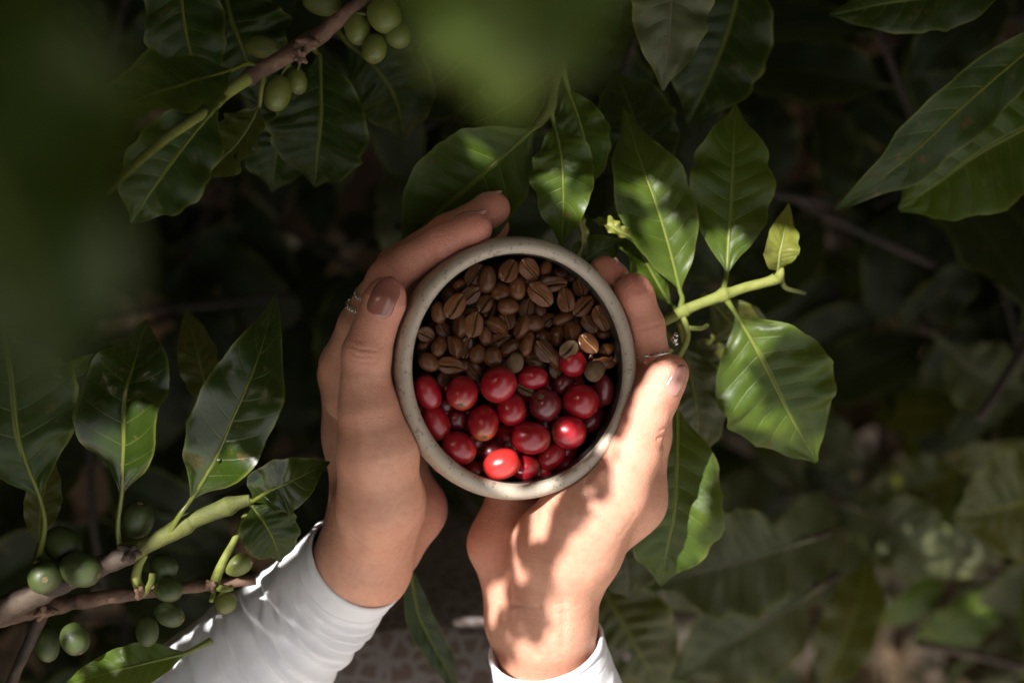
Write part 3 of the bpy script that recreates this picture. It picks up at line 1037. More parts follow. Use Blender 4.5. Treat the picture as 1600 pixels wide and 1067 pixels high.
# (u, v, half length, half width, angle, face, depth mm)   c crease up, b back up, s on its side
BEANS = [
 (711,478,21,15,55,'c',6),(735,461,17,13,35,'c',7.5),(742,430,19,14,55,'c',9),(761,436,21,13.5,86,'b',7),(795,423,19,15,60,'c',7),(782,456,15,13.5,10,'b',8),
 (758,474,16,12,50,'c',10),(794,479,17,12.5,0,'b',6.5),(792,499,16,14,100,'c',9),(685,488,17,12,100,'b',8),(719,445,13,9,20,'b',11),(766,486,14,9,65,'c',12),(733,492,12,10,40,'c',12),
 (827,421,19,15,-50,'c',7),(852,420,14,9.5,70,'b',10),(863,444,25,13,5,'c',7.5),(845,460,23,16,-43,'c',6),(884,469,18.5,14,97,'c',7),(907,450,15,12,-75,'c',11),(911,478,20,13,40,'c',9),
 (940,497,21,13.5,-65,'c',8),(808,451,17,13,100,'b',7),(823,481,15,12,72,'c',8),(843,486,11,10,0,'b',10),(874,428,14,10,10,'b',13),(879,498,17,10,18,'b',9),(857,500,13,10,30,'c',11),
 (835,505,16,13,0,'b',7),(813,510,20,11,68,'s',7.5),(823,537,20,10.5,70,'b',6.5),(847,526,13,11,10,'b',9),(851,549,20,14.5,-50,'c',4.5),(866,560,17,11,-60,'b',8),(835,561,15,13,-20,'c',9),
 (873,526,17,10,82,'s',9),(889,519,17,13,100,'s',8),(889,546,16,13,38,'d',3.5),(920,537,18,14.5,-50,'c',4.5),(921,506,17,13,-50,'c',10),(943,521,12,9,0,'b',13),(946,547,15,9.5,15,'b',11),
 (943,567,18,10,-5,'b',8),(929,579,18,15,45,'D',3.5),(805,566,16,13,75,'D',5.5),(868,579,13,10.5,-70,'c',9),(821,609,15,8.5,-28,'d',7),
 (666,523,14,12,-30,'c',8),(693,517,15,11,-60,'c',10),(715,508,20,10,85,'s',7.5),(740,507,19.5,15,75,'c',6),(775,512,20,10,-33,'s',9),(758,525,15,10.5,100,'b',8),(780,531,17,10.5,25,'c',9),
 (665,538,14,9,30,'b',11),(686,541,16,11.5,70,'b',7.5),(708,544,19,9.5,-75,'s',6.5),(728,543,17,11,75,'c',8),(746,553,15,13.5,60,'b',7),(770,558,15.5,14.5,-60,'b',6.5),(797,543,18,11.5,37,'b',7.5),
 (670,566,17,13.5,-35,'b',7),(704,571,20,13.5,-10,'c',6),(740,580,14,12,-60,'c',10),(693,590,13,9,70,'c',11),(751,598,14,9,-30,'b',12),(725,571,10,11,80,'b',10),(815,430,12,9,60,'b',13),
 (660,548,10,9,90,'b',13),(700,462,12,10,60,'b',12),(896,436,12,9,-30,'b',14),(930,465,13,10,-60,'b',13),(780,440,11,9,70,'b',12),(903,500,12,9,40,'b',13),(955,560,9,8,0,'b',14),
]
rnd = random.Random(11)
deep = []
tries = 0
while len(deep) < 44 and tries < 4000:      # the darker layer that shows through the gaps
    tries += 1
    u = rnd.uniform(652, 958); v = rnd.uniform(408, 600)
    if ((u - 806) / 146) ** 2 + ((v - 576) / 166) ** 2 > 1: continue
    if any((u - a) ** 2 + (v - b) ** 2 < 15 ** 2 for a, b in deep): continue
    deep.append((u, v))
for u, v in deep:
    BEANS.append((u, v, rnd.uniform(14, 18), rnd.uniform(11, 13), rnd.uniform(0, 180), rnd.choice('cbbs'), rnd.uniform(14.5, 17.5)))

CLOCK = ['three', 'two', 'one', 'twelve', 'eleven', 'ten', 'nine', 'eight', 'seven', 'six', 'five', 'four']
def tilt_word(a):
    a = a % 180
    return 'lying level' if a < 22 or a > 158 else 'slanting up rightwards' if a < 68 else 'standing upright' if a < 112 else 'slanting up leftwards'
def zone(u, v):
    dx, dy = (u - 808) / 158, (576 - v) / 176
    rr = math.hypot(dx, dy)
    ck = CLOCK[int(round(math.degrees(math.atan2(dy, dx)) / 30)) % 12]
    return ('at rim, ' if rr > 0.8 else 'midway, ' if rr > 0.42 else 'inner, ') + ck + " o'clock"
pend = []
for i, (u, v, a, b, ang, face, dep) in enumerate(BEANS):
    a *= 1.04; b *= 1.04
    dep = dep + 2.5 if dep > 14 else 3 + (dep - 3.5) * 1.3
    rr = random.Random(i * 7 + 1)
    dull = face in 'dD'
    fc = {'d': 'c', 'D': 'b'}.get(face, face)
    o = bpy.data.objects.new('roasted_bean', (rr.choice(BEAN_DULL) if dull else rr.choice(BEAN_ME)))
    link(o)
    o.location = on_level(u, v, dep + 1.5)
    k = px(-dep)
    o.scale = (a * k, b * k / 0.74, max(a, b) * k * 1.05) if fc != 's' else (a * k, a * k * 0.95, b * k * 2.6)
    roll = {'c': rr.uniform(-0.28, 0.28), 'b': PI + rr.uniform(-0.3, 0.3), 's': rr.choice((-1, 1)) * rr.uniform(1.15, 1.4)}[fc]
    q = BR.to_4x4() @ Matrix.Rotation(R(ang), 4, 'Z') @ Matrix.Rotation(rr.uniform(-0.22, 0.22), 4, 'Y') @ Matrix.Rotation(roll, 4, 'X')
    o.rotation_euler = q.to_euler()
    tone = 'dull greyish bean' if dull else 'roasted brown bean'
    fw = {'c': 'crease up', 'b': 'rounded back up', 's': 'on its edge'}[fc]
    if dep > 14: tone = 'half buried dark bean'
    pend.append((o, f'{tone}, {fw}, {tilt_word(ang)}, {zone(u, v)}', u))
def settle(pend, group):
    by = {}
    for o, l, u in pend: by.setdefault(l, []).append((u, o))
    for l, lst in by.items():
        lst.sort(key=lambda q: q[0])
        for k, (u, o) in enumerate(lst):
            w = ''
            if len(lst) == 2: w = (', left one', ', right one')[k]
            elif len(lst) == 3: w = (', left one', ', middle one', ', right one')[k]
            elif len(lst) > 3: w = (', leftmost', ', second from left', ', third from left', ', fourth from left', ', fifth from left')[min(k, 4)]
            tag(o, l + w, 'coffee bean', group)
settle(pend, 'roasted coffee beans in the bowl')

def cherry_mesh(m, seed, name='cherry_skin'):
    nu, nv = 32, 24
    V, F, tp = [], [], []
    for i in range(nv + 1):
        a = PI * i / nv
        x = math.cos(a)
        r = math.sin(a) ** 0.93
        dip = 0.05 * math.exp(-((1 - x) / 0.035)) + 0.05 * math.exp(-((1 + x) / 0.03))
        for j in range(nu):
            th = 2 * PI * j / nu
            f = 1 + 0.025 * math.cos(2 * th) + 0.02 * noise.noise(Vector((math.cos(th) * 1.5, math.sin(th) * 1.5, x * 1.5 + seed * 5)))
            X = x - math.copysign(dip, x)
            V.append((X, r * f * math.cos(th), r * f * math.sin(th)))
            tp.append(max(0, x))
    for i in range(nv):
        for j in range(nu):
            k = (j + 1) % nu
            F.append((i * nu + j, (i + 1) * nu + j, (i + 1) * nu + k, i * nu + k))
    o = mesh_obj(name, V, F, m, attr={'tipness': tp})
    me = o.data
    bpy.data.objects.remove(o)
    return me
def navel_mesh():
    pr = [(0.985, 0.0), (0.962, 0.03), (0.955, 0.07), (0.975, 0.105), (0.985, 0.135), (0.975, 0.165), (0.945, 0.185)]
    nu = 20
    V, F = [], []
    for x, r in pr:
        for j in range(nu):
            th = 2 * PI * j / nu
            rr = r * (1 + 0.12 * math.sin(5 * th))
            V.append((x, rr * math.cos(th), rr * math.sin(th)))
    for i in range(len(pr) - 1):
        for j in range(nu):
            k = (j + 1) % nu
            F.append((i * nu + j, i * nu + k, (i + 1) * nu + k, (i + 1) * nu + j))
    o = mesh_obj('navel', V, F, M_navel)
    me = o.data
    bpy.data.objects.remove(o)
    return me
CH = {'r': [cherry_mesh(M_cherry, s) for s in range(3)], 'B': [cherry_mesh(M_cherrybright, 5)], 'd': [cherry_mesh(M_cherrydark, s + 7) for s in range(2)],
      'g': [cherry_mesh(M_green, s + 10, 'fruit_skin') for s in range(2)], 'G': [cherry_mesh(M_greendark, s + 14, 'fruit_skin') for s in range(2)]}
NAV = navel_mesh()

def axis_matrix(vec):
    x = vec.normalized()
    up = Vector((0, 0, 1)) if abs(x.z) < 0.9 else Vector((0, 1, 0))
    y = up.cross(x).normalized(); z = x.cross(y)
    return Matrix((x, y, z)).transposed()

# (u, v, half length, half width, direction of the navel end in the picture, its lift towards the viewer, kind, depth, words)
CHERRIES = [
 (668,613,29,21,-68,-.2,'r',7,'long red cherry, leaning on the left rim, topmost there'),
 (722,614,29,25,-95,.75,'r',5,'red cherry showing its brown navel, second from left in top row'),
 (779,601,30,27,-130,-.3,'r',4,'large plump red cherry right of the navel cherry, touching the beans'),
 (832,590,25,19,180,-.2,'r',7,'red cherry lying level under two greyish beans, mid top row'),
 (895,567,23,21.5,-40,-.5,'r',6,'round red cherry nested highest among the beans on the right'),
 (681,660,30,21,-65,-.1,'r',8,'long red cherry against the left rim, second one down'),
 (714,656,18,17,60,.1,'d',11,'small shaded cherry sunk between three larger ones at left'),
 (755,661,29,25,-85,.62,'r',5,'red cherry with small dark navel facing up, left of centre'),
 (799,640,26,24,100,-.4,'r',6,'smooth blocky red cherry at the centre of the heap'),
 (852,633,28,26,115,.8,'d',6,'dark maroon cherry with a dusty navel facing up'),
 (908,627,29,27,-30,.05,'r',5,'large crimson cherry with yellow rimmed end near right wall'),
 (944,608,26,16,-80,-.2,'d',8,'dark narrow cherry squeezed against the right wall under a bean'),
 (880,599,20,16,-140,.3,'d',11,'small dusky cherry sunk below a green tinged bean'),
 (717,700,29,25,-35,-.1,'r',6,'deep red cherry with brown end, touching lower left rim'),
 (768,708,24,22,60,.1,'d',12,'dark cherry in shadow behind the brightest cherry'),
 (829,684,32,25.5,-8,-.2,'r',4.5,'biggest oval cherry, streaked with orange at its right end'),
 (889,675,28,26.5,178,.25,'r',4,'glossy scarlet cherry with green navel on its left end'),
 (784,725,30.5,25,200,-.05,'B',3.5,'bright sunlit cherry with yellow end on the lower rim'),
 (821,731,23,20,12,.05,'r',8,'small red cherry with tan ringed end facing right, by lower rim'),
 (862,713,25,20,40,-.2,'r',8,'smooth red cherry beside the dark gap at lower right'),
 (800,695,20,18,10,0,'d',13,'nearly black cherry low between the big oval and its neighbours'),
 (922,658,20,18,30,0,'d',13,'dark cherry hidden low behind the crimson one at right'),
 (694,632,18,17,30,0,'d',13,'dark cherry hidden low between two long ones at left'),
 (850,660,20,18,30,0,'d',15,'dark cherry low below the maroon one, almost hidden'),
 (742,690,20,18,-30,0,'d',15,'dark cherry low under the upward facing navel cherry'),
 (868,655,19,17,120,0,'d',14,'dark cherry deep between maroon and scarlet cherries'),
]
buried = []
rq = random.Random(21)
for _ in range(3000):
    u, v = rq.uniform(655, 960), rq.uniform(600, 745)
    if ((u - 808) / 140) ** 2 + ((v - 576) / 158) ** 2 > 1 or len(buried) >= 20: continue
    if any((u - a) ** 2 + (v - b) ** 2 < 31 ** 2 for a, b in buried): continue
    buried.append((u, v))
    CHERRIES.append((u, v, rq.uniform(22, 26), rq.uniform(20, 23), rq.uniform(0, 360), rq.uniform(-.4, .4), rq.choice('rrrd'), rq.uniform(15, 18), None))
for q in ((742, 738, 21, 18, 30), (690, 722, 18, 17, 120), (657, 645, 20, 17, 80), (845, 735, 20, 18, 200), (880, 728, 18, 17, 150)):
    CHERRIES.append((q[0], q[1], q[2], q[3], q[4], 0.1, 'r', 12.5, None))
pend = []
for (u, v, a, b, ang, lift, kd, dep, words) in CHERRIES:
    c = on_level(u, v, dep + 2.0)
    e = empty('coffee_cherry', c)
    if words: tag(e, words, 'coffee cherry', 'ripe coffee cherries in the bowl')
    else: pend.append((e, f'dark cherry buried low under the others, {zone(u, v)}', u))
    k = px(-dep)
    d = Vector((math.cos(R(ang)), math.sin(R(ang)), 0)) * math.sqrt(max(0.05, 1 - lift * lift)) + Vector((0, 0, lift))
    o = bpy.data.objects.new('cherry_skin', random.Random(u).choice(CH[kd]))
    link(o, e)
    o.rotation_euler = (axis_matrix(d) @ Matrix.Rotation(u, 3, 'X')).to_euler()
    o.scale = (a * k, b * k, b * k)
    nv_ = bpy.data.objects.new('navel', NAV)
    link(nv_, o)

settle(pend, 'ripe coffee cherries in the bowl')
for e_, _, _ in pend: e_['category'] = 'coffee cherry'
# ------------------------------------------------------------------ coffee leaves and branches
SHAPE = [(0, 0.03), (0.06, 0.20), (0.15, 0.56), (0.27, 0.86), (0.40, 0.99), (0.52, 1.0), (0.65, 0.90), (0.77, 0.68), (0.86, 0.42), (0.92, 0.22), (0.96, 0.12), (1.0, 0.015)]
def leaf_w(s):
    return float(np.interp(s, [a for a, _ in SHAPE], [b for _, b in SHAPE]))
_sm = None
def leaf_w_s(s):
    return (leaf_w(max(0, s - 0.03)) + 2 * leaf_w(s) + leaf_w(min(1, s + 0.03))) / 4

def leaf_geo(path, width, up=Vector((0, 0, 1)), roll=0.0, fold=0.22, wave=0.06, nw=4.0, quilt=0.032, seed=0, twist=0.0, curl=0.0, nu=44, nv=18, petiole=None, pet_r=0.0012):
    """blade along path (list of Vectors), width in metres -> verts, faces, uv"""
    rnd = random.Random(seed)
    ph1, ph2 = rnd.uniform(0, 6.28), rnd.uniform(0, 6.28)
    arr = [Vector(a) for a in catmull(path, nu)]
    L = sum((arr[i + 1] - arr[i]).length for i in range(nu - 1))
    V, F, UV = [], [], []
    for i in range(nu):
        s = i / (nu - 1)
        T = (arr[min(i + 1, nu - 1)] - arr[max(i - 1, 0)]).normalized()
        N = (up - T * up.dot(T)).normalized()
        Sd = T.cross(N)
        rl = roll + twist * s
        N2 = N * math.cos(rl) + Sd * math.sin(rl)
        S2 = Sd * math.cos(rl) - N * math.sin(rl)
        w0 = width * 0.5
        for j in range(nv + 1):
            y = 2 * j / nv - 1
            ay = abs(y)
            edge = 1 + 0.13 * ay * noise.noise(Vector((s * nw * 2.4, 7.0 * (y > 0), seed * 3.7))) + 0.03 * ay * noise.noise(Vector((s * 24, 9.0 * (y > 0), seed)))
            w = w0 * leaf_w_s(s) * edge
            ph = ph1 if y > 0 else ph2
            wv = 1.35 * wave * w0 * 2 * leaf_w_s(s) ** 0.7 * (0.75 * math.sin(2 * PI * nw * s + ph + 1.6 * math.sin(3 * s + ph)) + 0.9 * noise.noise(Vector((s * nw * 1.7, 4.0 * (y > 0), seed * 1.3)))) * ay ** 1.8
            fr = ((s - 0.13 * ay ** 1.25) * 9.5) % 1.0
            q = quilt * w0 * 2 * (abs(math.sin(PI * (fr - 0.5))) ** 0.8 - 0.5) * min(1, ay * 4) * (1 - ay ** 3) * leaf_w_s(s)
            fo = fold * (1 - 0.3 * s)
            bend = curl * ay * ay
            p = arr[i] + S2 * (y * w * math.cos(fo)) + N2 * (ay * w * (math.sin(fo) - bend) + wv + q + 0.03 * w0 * noise.noise(Vector((s * 5, y * 3, seed))))
            V.append(p); UV.append((s, j / nv))
    for i in range(nu - 1):
        for j in range(nv):
            a = i * (nv + 1) + j
            F.append((a, a + 1, a + nv + 2, a + nv + 1))
    # midrib below the blade, running on into the petiole
    rp = [arr[int(k)] - Vector((0, 0, 0.0002)) for k in np.linspace(0, nu - 1, 7)]
    rr = [pet_r * q for q in (0.85, 0.75, 0.62, 0.5, 0.36, 0.22, 0.08)]
    if petiole:
        rp = [Vector(p) for p in petiole] + rp
        rr = [pet_r * 1.35] * 1 + [pet_r] * (len(petiole) - 1) + rr
    tv, tf = tube(rp, rr, 8, 5)
    o = len(V)
    V += tv; F += [tuple(i + o for i in f) for f in tf]
    UV += [(0.02, 0.5)] * len(tv)
    return V, F, UV

def leaf(parent, pts, wpx, mat='mature', pet=None, name='leaf', **kw):
    """pts: (u, v, h) along the midrib from base to tip; wpx: full width in photo pixels at mid height"""
    hm = sum(p[2] for p in pts) / len(pts)
    V, F, UV = leaf_geo([P(*p) for p in pts], wpx * px(hm), petiole=[P(*p) for p in pet] if pet else None, pet_r=max(0.0006, 4.2 * px(hm)), **kw)
    return mesh_obj(name, V, F, LM[mat], parent, uv=UV)

def stem(parent, pts, mat, name='stem', nseg=14, bump=0.08):
    V, F = tube([P(u, v, h) for u, v, h, r in pts], [r * px(h) for u, v, h, r in pts], nseg, 10, bump=bump, seed=len(pts))
    # a swollen ring at each node
    return mesh_obj(name, V, F, mat, parent)

def node_ring(parent, u, v, h, r, mat=None, dirv=None):
    V, F = [], []
    c = P(u, v, h)
    rn = random.Random(int(u + v))
    for k in range(7):
        d = Vector((rn.uniform(-1, 1), rn.uniform(-1, 1), rn.uniform(0, 1))).normalized()
        V, F = merge((V, F), tube([c, c + d * r * px(h) * rn.uniform(1.0, 1.5)], [r * px(h) * 0.6, r * px(h) * 0.2], 7, 3))
    return mesh_obj('node_scar', V, F, mat or M_bark, parent)

def fruit(parent, u, v, a, b, ang, lift=0.3, h=0, kd='g'):
    c = P(u, v, h)
    o = bpy.data.objects.new('green_cherry', random.Random(int(u * 3 + v)).choice(CH[kd]))
    link(o, parent)
    o.matrix_parent_inverse = Matrix.Translation(-parent.location)
    o.location = c
    k = px(h)
    d = Vector((math.cos(R(ang)), math.sin(R(ang)), 0)) * math.sqrt(max(0.05, 1 - lift * lift)) + Vector((0, 0, lift))
    o.rotation_euler = (axis_matrix(d) @ Matrix.Rotation(u, 3, 'X')).to_euler()
    o.scale = (a * k, b * k * 0.94, b * k * 0.94)
    n_ = bpy.data.objects.new('navel', NAV)
    link(n_, o)
    return o

def branch(u, v, h, label, name='coffee_branch', group=None, cat='branch'):
    e = empty(name, P(u, v, h))
    tag(e, label, cat, group)
    return e

# --- A: brown branch, top left
A = branch(570, -10, -12, 'brown coffee branch with pale green cherries and dark leaves, top left')
stem(A, [(600, -30, -14, 12), (545, 18, -12, 12), (500, 55, -10, 13.5), (480, 66, -9, 15), (465, 77, -8, 14), (430, 98, -4, 12.5), (402, 112, 0, 14), (385, 125, 4, 13)], M_bark, 'woody_stem', bump=0.14)
stem(A, [(388, 122, 4, 10.5), (350, 148, 12, 10), (335, 160, 16, 12), (315, 178, 22, 9), (260, 215, 45, 8), (215, 255, 75, 6.5), (178, 296, 110, 3), (170, 306, 116, 1)], M_shootp, 'green_shoot', bump=0.06)
node_ring(A, 482, 64, -4, 17); node_ring(A, 338, 156, 18, 13, M_barkdark); node_ring(A, 470, 90, -2, 12)
leaf(A, [(500, 90, -42), (502, 180, -40), (496, 240, -46), (492, 292, -60)], 158, 'mature', [(482, 70, -14), (495, 82, -40)], seed=1, fold=0.16, wave=0.05)
leaf(A, [(405, 165, -2), (385, 205, -2), (352, 245, -6), (318, 275, -14)], 92, 'olive', [(412, 118, -1), (408, 140, 0)], seed=2, fold=0.3, roll=0.35, wave=0.09)
leaf(A, [(340, 165, 20), (290, 225, 26), (240, 295, 30), (205, 348, 24)], 128, 'mature', [(352, 150, 12), (346, 158, 18)], seed=3, fold=0.18, roll=-0.35, wave=0.08)
leaf(A, [(360, 110, 12), (300, 128, 26), (230, 150, 44), (150, 190, 66)], 130, 'mature', [(398, 104, 2), (385, 100, 4)], seed=4, roll=0.25, fold=0.2)
leaf(A, [(345, -40, -50), (362, 30, -48), (382, 85, -52), (410, 165, -62)], 165, 'mature', [(330, -90, -45), (340, -60, -50)], seed=5, fold=0.14)
leaf(A, [(445, 140, -62), (440, 200, -62), (430, 250, -66), (425, 300, -76)], 118, 'mature', [(450, 100, -40), (448, 120, -56)], seed=6, fold=0.2)
leaf(A, [(545, 70, -70), (590, 110, -74), (620, 160, -82), (632, 222, -95)], 140, 'mature', [(520, 40, -30), (530, 52, -60)], seed=7, fold=0.15)
leaf(A, [(280, -60, -30), (285, 10, -30), (300, 90, -36), (330, 160, -46)], 130, 'mature', [(275, -100, -30), (278, -80, -30)], seed=8, fold=0.2)
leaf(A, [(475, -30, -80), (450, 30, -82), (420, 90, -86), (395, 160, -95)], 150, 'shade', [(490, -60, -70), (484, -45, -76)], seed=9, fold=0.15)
for (u, v, a, b, an, li, h) in [(410, 74, 28, 19, -8, .1, -16), (433, 146, 30, 23, -100, .3, -8), (463, 126, 23, 18, -70, .2, -18), (558, 43, 30, 22, -80, .3, -14), (600, 24, 30, 27, -60, .2, -8), (622, 56, 21, 20, -60, .3, -10), (585, 76, 25, 21, -90, .4, -12), (503, 6, 31, 20, 170, .2, -20)]:
    fruit(A, u, v, a, b, an, li, h, 'g')
for q in ([(470, 82, -8, 3), (468, 100, -12, 2.5), (464, 112, -16, 2.5)], [(462, 86, -6, 3), (445, 108, -8, 2.5), (437, 122, -8, 2.5)], [(540, 25, -12, 3), (552, 28, -13, 3)], [(545, 20, -12, 3), (572, 22, -10, 3)]):
    stem(A, q, M_shoot, 'fruit_stalk', 8, 0)

# --- B: green branch, left
B = branch(-20, 965, -10, 'green coffee branch with glossy leaves rising left of the hands')
stem(B, [(-30, 968, -6, 22), (60, 925, -8, 20), (130, 895, -8, 17), (185, 872, -8, 16), (205, 862, -8, 17)], M_barkdark, 'woody_stem', bump=0.2)
stem(B, [(200, 864, -8, 17.5), (222, 854, -8, 14), (240, 846, -8, 13), (288, 820, -7, 16), (305, 811, -7, 13), (345, 795, -6, 14), (358, 790, -6, 15.5), (372, 785, -6, 11), (392, 780, -6, 9)], M_shoot, 'green_shoot', bump=0.05)
node_ring(B, 203, 862, -4, 15, M_barkdark)
leaf(B, [(190, 770, 2), (193, 700, 10), (196, 620, 10), (212, 560, 4), (230, 500, -8)], 142, 'glossy', [(188, 862, -8), (184, 820, -4)], seed=11, fold=0.30, roll=-0.05, wave=0.13, nw=2.6, quilt=0.028)
leaf(B, [(300, 778, -2), (335, 720, 6), (365, 650, 10), (400, 570, 6), (432, 460, -12)], 128, 'glossy', [(262, 838, -6), (280, 806, -2)], seed=12, fold=0.28, roll=0.20, wave=0.11, nw=3.1, quilt=0.022)
leaf(B, [(396, 782, -4), (425, 764, 2), (455, 752, 0), (515, 722, -16)], 96, 'glossy', [(388, 783, -6), (392, 782, -5)], seed=13, fold=0.25, roll=0.35, wave=0.06)
leaf(B, [(394, 790, -6), (412, 815, -4), (428, 845, -8), (438, 878, -18)], 92, 'mature', [(388, 784, -6), (391, 787, -6)], seed=14, fold=0.3, roll=-0.3, wave=0.06)
leaf(B, [(60, 772, 4), (30, 690, 14), (18, 590, 16), (2, 500, 14), (-8, 430, 8)], 205, 'mature', [(60, 872, -6), (70, 820, 0)], seed=15, fold=0.14, roll=0.1, wave=0.08)
leaf(B, [(50, 540, 20), (85, 560, 20), (112, 575, 18), (146, 553, 12)], 42, 'young', [(20, 530, 20), (35, 535, 20)], seed=16, fold=0.5, roll=0.6, wave=0.1)
leaf(B, [(60, 850, -30), (62, 800, -30), (70, 760, -32), (80, 700, -36)], 60, 'olive', [(50, 900, -20), (56, 870, -26)], seed=17, fold=0.4, roll=0.5)
leaf(B, [(330, 640, -60), (318, 590, -62), (306, 540, -64), (290, 480, -74)], 66, 'olive', [(335, 700, -50), (332, 660, -58)], seed=18, fold=0.3)
for (u, v, a, b, an, li, h, kd) in [(215, 811, 31, 28, 75, .35, -14, 'G'), (98, 851, 33, 29, -30, .2, -12, 'G'), (70, 901, 29, 28, 0, .93, -2, 'G'), (126, 889, 34, 29, -15, .2, -4, 'G')]:
    fruit(B, u, v, a, b, an, li, h, kd)

# --- C: thin brown branch, bottom left
Cb = branch(-10, 970, -25, 'thin peeling brown branch with small green cherries, bottom left corner')
stem(Cb, [(-30, 976, -24, 13), (40, 958, -24, 12), (70, 950, -24, 15), (110, 942, -25, 12), (140, 937, -25, 12.5), (215, 926, -26, 10), (330, 914, -28, 9), (400, 905, -32, 8)], M_bark, 'woody_stem', bump=0.22)
stem(Cb, [(68, 955, -24, 11), (55, 985, -24, 10), (38, 1020, -24, 9), (10, 1085, -24, 9)], M_barkdark, 'side_twig', bump=0.2)
stem(Cb, [(222, 926, -26, 9), (213, 905, -20, 8), (216, 885, -16, 7), (228, 866, -14, 4)], M_shootp, 'green_shoot')
stem(Cb, [(334, 914, -28, 8), (342, 892, -22, 7.5), (352, 870, -20, 6), (368, 840, -22, 5), (385, 800, -26, 4)], M_shootp, 'green_shoot')
node_ring(Cb, 70, 952, -18, 15); node_ring(Cb, 219, 925, -20, 11); node_ring(Cb, 332, 913, -22, 10)
stem(Cb, [(334, 916, -26, 6), (350, 920, -20, 5), (362, 918, -18, 5)], M_shootp, 'bud')
stem(Cb, [(226, 926, -22, 5), (236, 910, -18, 5), (238, 895, -18, 5)], M_shootp, 'bud')
stem(Cb, [(335, 918, -26, 5), (332, 932, -22, 4), (330, 938, -20, 4)], M_shootp, 'bud')
for (u, v, a, b, an, li, h, kd) in [(256, 884, 23, 20, -20, .2, -24, 'G'), (263, 921, 23, 20, -10, .2, -20, 'G'), (265, 960, 25, 20, -20, .3, -26, 'G'), (230, 985, 25, 19, -80, .3, -26, 'G'), (372, 882, 23, 19, 20, .1, -24, 'g'), (352, 941, 18, 17, -60, .2, -24, 'g'), (74, 1006, 28, 20, -80, .2, -28, 'G'), (117, 998, 26, 24, -60, .3, -22, 'G')]:
    fruit(Cb, u, v, a, b, an, li, h, kd)
leaf(Cb, [(290, 1020, -34), (230, 1035, -30), (170, 1050, -30), (95, 1072, -36)], 70, 'young', [(330, 1000, -34), (310, 1010, -34)], seed=19, fold=0.2, roll=0.2)

# --- D: sprig above the bowl
D = branch(872, 100, -22, 'fresh green leaf sprig hanging above the bowl, lit leaf pair')
stem(D, [(884, 60, -24, 7), (876, 100, -22, 8), (866, 135, -22, 7), (860, 170, -22, 8), (840, 196, -24, 6)], M_shoot, 'green_shoot', bump=0.03)
leaf(D, [(832, 203, -25), (780, 250, -28), (725, 298, -34), (675, 340, -40), (628, 392, -52)], 168, 'young', [(858, 174, -22), (846, 192, -24)], seed=21, fold=0.14, roll=-0.15, wave=0.04, nw=3)
leaf(D, [(866, 195, -22), (878, 250, -16), (880, 310, -18), (878, 388, -30)], 98, 'young', [(861, 172, -22), (863, 182, -22)], seed=22, fold=0.16, roll=0.12, wave=0.11, nw=4, quilt=0.03)
leaf(D, [(888, 140, -30), (905, 190, -30), (918, 240, -34), (915, 300, -44)], 84, 'young', [(878, 104, -22), (883, 122, -26)], seed=23, fold=0.2, roll=0.25, wave=0.08)
leaf(D, [(855, 120, -40), (810, 155, -44), (760, 185, -50), (690, 212, -64)], 92, 'mature', [(873, 100, -24), (866, 108, -34)], seed=24, fold=0.2, roll=-0.2, wave=0.09)
leaf(D, [(760, 60, -90), (720, 100, -92), (670, 140, -96), (612, 160, -106)], 120, 'mature', [(790, 30, -80), (775, 45, -86)], seed=25, fold=0.16, wave=0.09)
leaf(D, [(905, 400, -30), (910, 370, -26), (905, 340, -24), (915, 312, -26)], 20, 'yellow', [(900, 420, -34), (903, 410, -32)], seed=26, fold=0.7, roll=0.7, wave=0.1)
leaf(D, [(990, 372, -38), (968, 362, -34), (948, 350, -34), (924, 342, -40)], 26, 'yellow', [(1000, 385, -40), (995, 378, -40)], seed=27, fold=0.5, roll=0.4, wave=0.15)
leaf(D, [(880, 460, -60), (905, 420, -50), (930, 395, -48), (985, 372, -52)], 70, 'young', [(870, 480, -60), (875, 470, -60)], seed=28, fold=0.3, roll=0.3, wave=0.09)

# --- E: yellow-green branch, right of the bowl
E = branch(1035, 505, -42, 'yellow green stem with broad ribbed leaves, right of the bowl')
stem(E, [(1000, 520, -48, 8), (1040, 500, -44, 8.5), (1062, 489, -42, 9), (1070, 485, -42, 10.5), (1078, 481, -42, 8.5), (1095, 474, -41, 8), (1120, 465, -40, 9), (1132, 460, -40, 12), (1142, 457, -40, 8.5), (1165, 449, -40, 8), (1200, 440, -40, 8), (1214, 434, -40, 9.5), (1219, 428, -38, 7), (1221, 418, -37, 4)], M_shootp, 'green_shoot', bump=0.04)
leaf(E, [(1062, 452, -40), (1044, 380, -38), (1022, 310, -38), (1000, 250, -42), (975, 170, -56)], 122, 'young', [(1064, 482, -42), (1066, 466, -41)], seed=31, fold=0.2, roll=0.05, wave=0.07, nw=3)
leaf(E, [(1136, 424, -44), (1140, 350, -46), (1144, 280, -48), (1146, 225, -52), (1150, 165, -62)], 132, 'young', [(1131, 456, -40), (1133, 440, -42)], seed=32, fold=0.14, wave=0.06, nw=4)
leaf(E, [(1152, 494, -42), (1185, 550, -42), (1215, 610, -44), (1240, 660, -50), (1276, 722, -62)], 186, 'young', [(1134, 466, -40), (1143, 480, -40)], seed=33, fold=0.12, roll=0.08, wave=0.05, nw=4, quilt=0.035)
leaf(E, [(1216, 424, -38), (1218, 400, -32), (1224, 370, -32), (1232, 318, -44)], 58, 'yellow', [(1218, 432, -40), (1217, 428, -39)], seed=34, fold=0.25, roll=0.15, wave=0.05)
leaf(E, [(1046, 474, -58), (1015, 420, -54), (985, 360, -54), (962, 258, -64)], 74, 'young', [(1058, 488, -46), (1054, 482, -52)], seed=35, fold=0.35, roll=0.3, wave=0.16, nw=3)
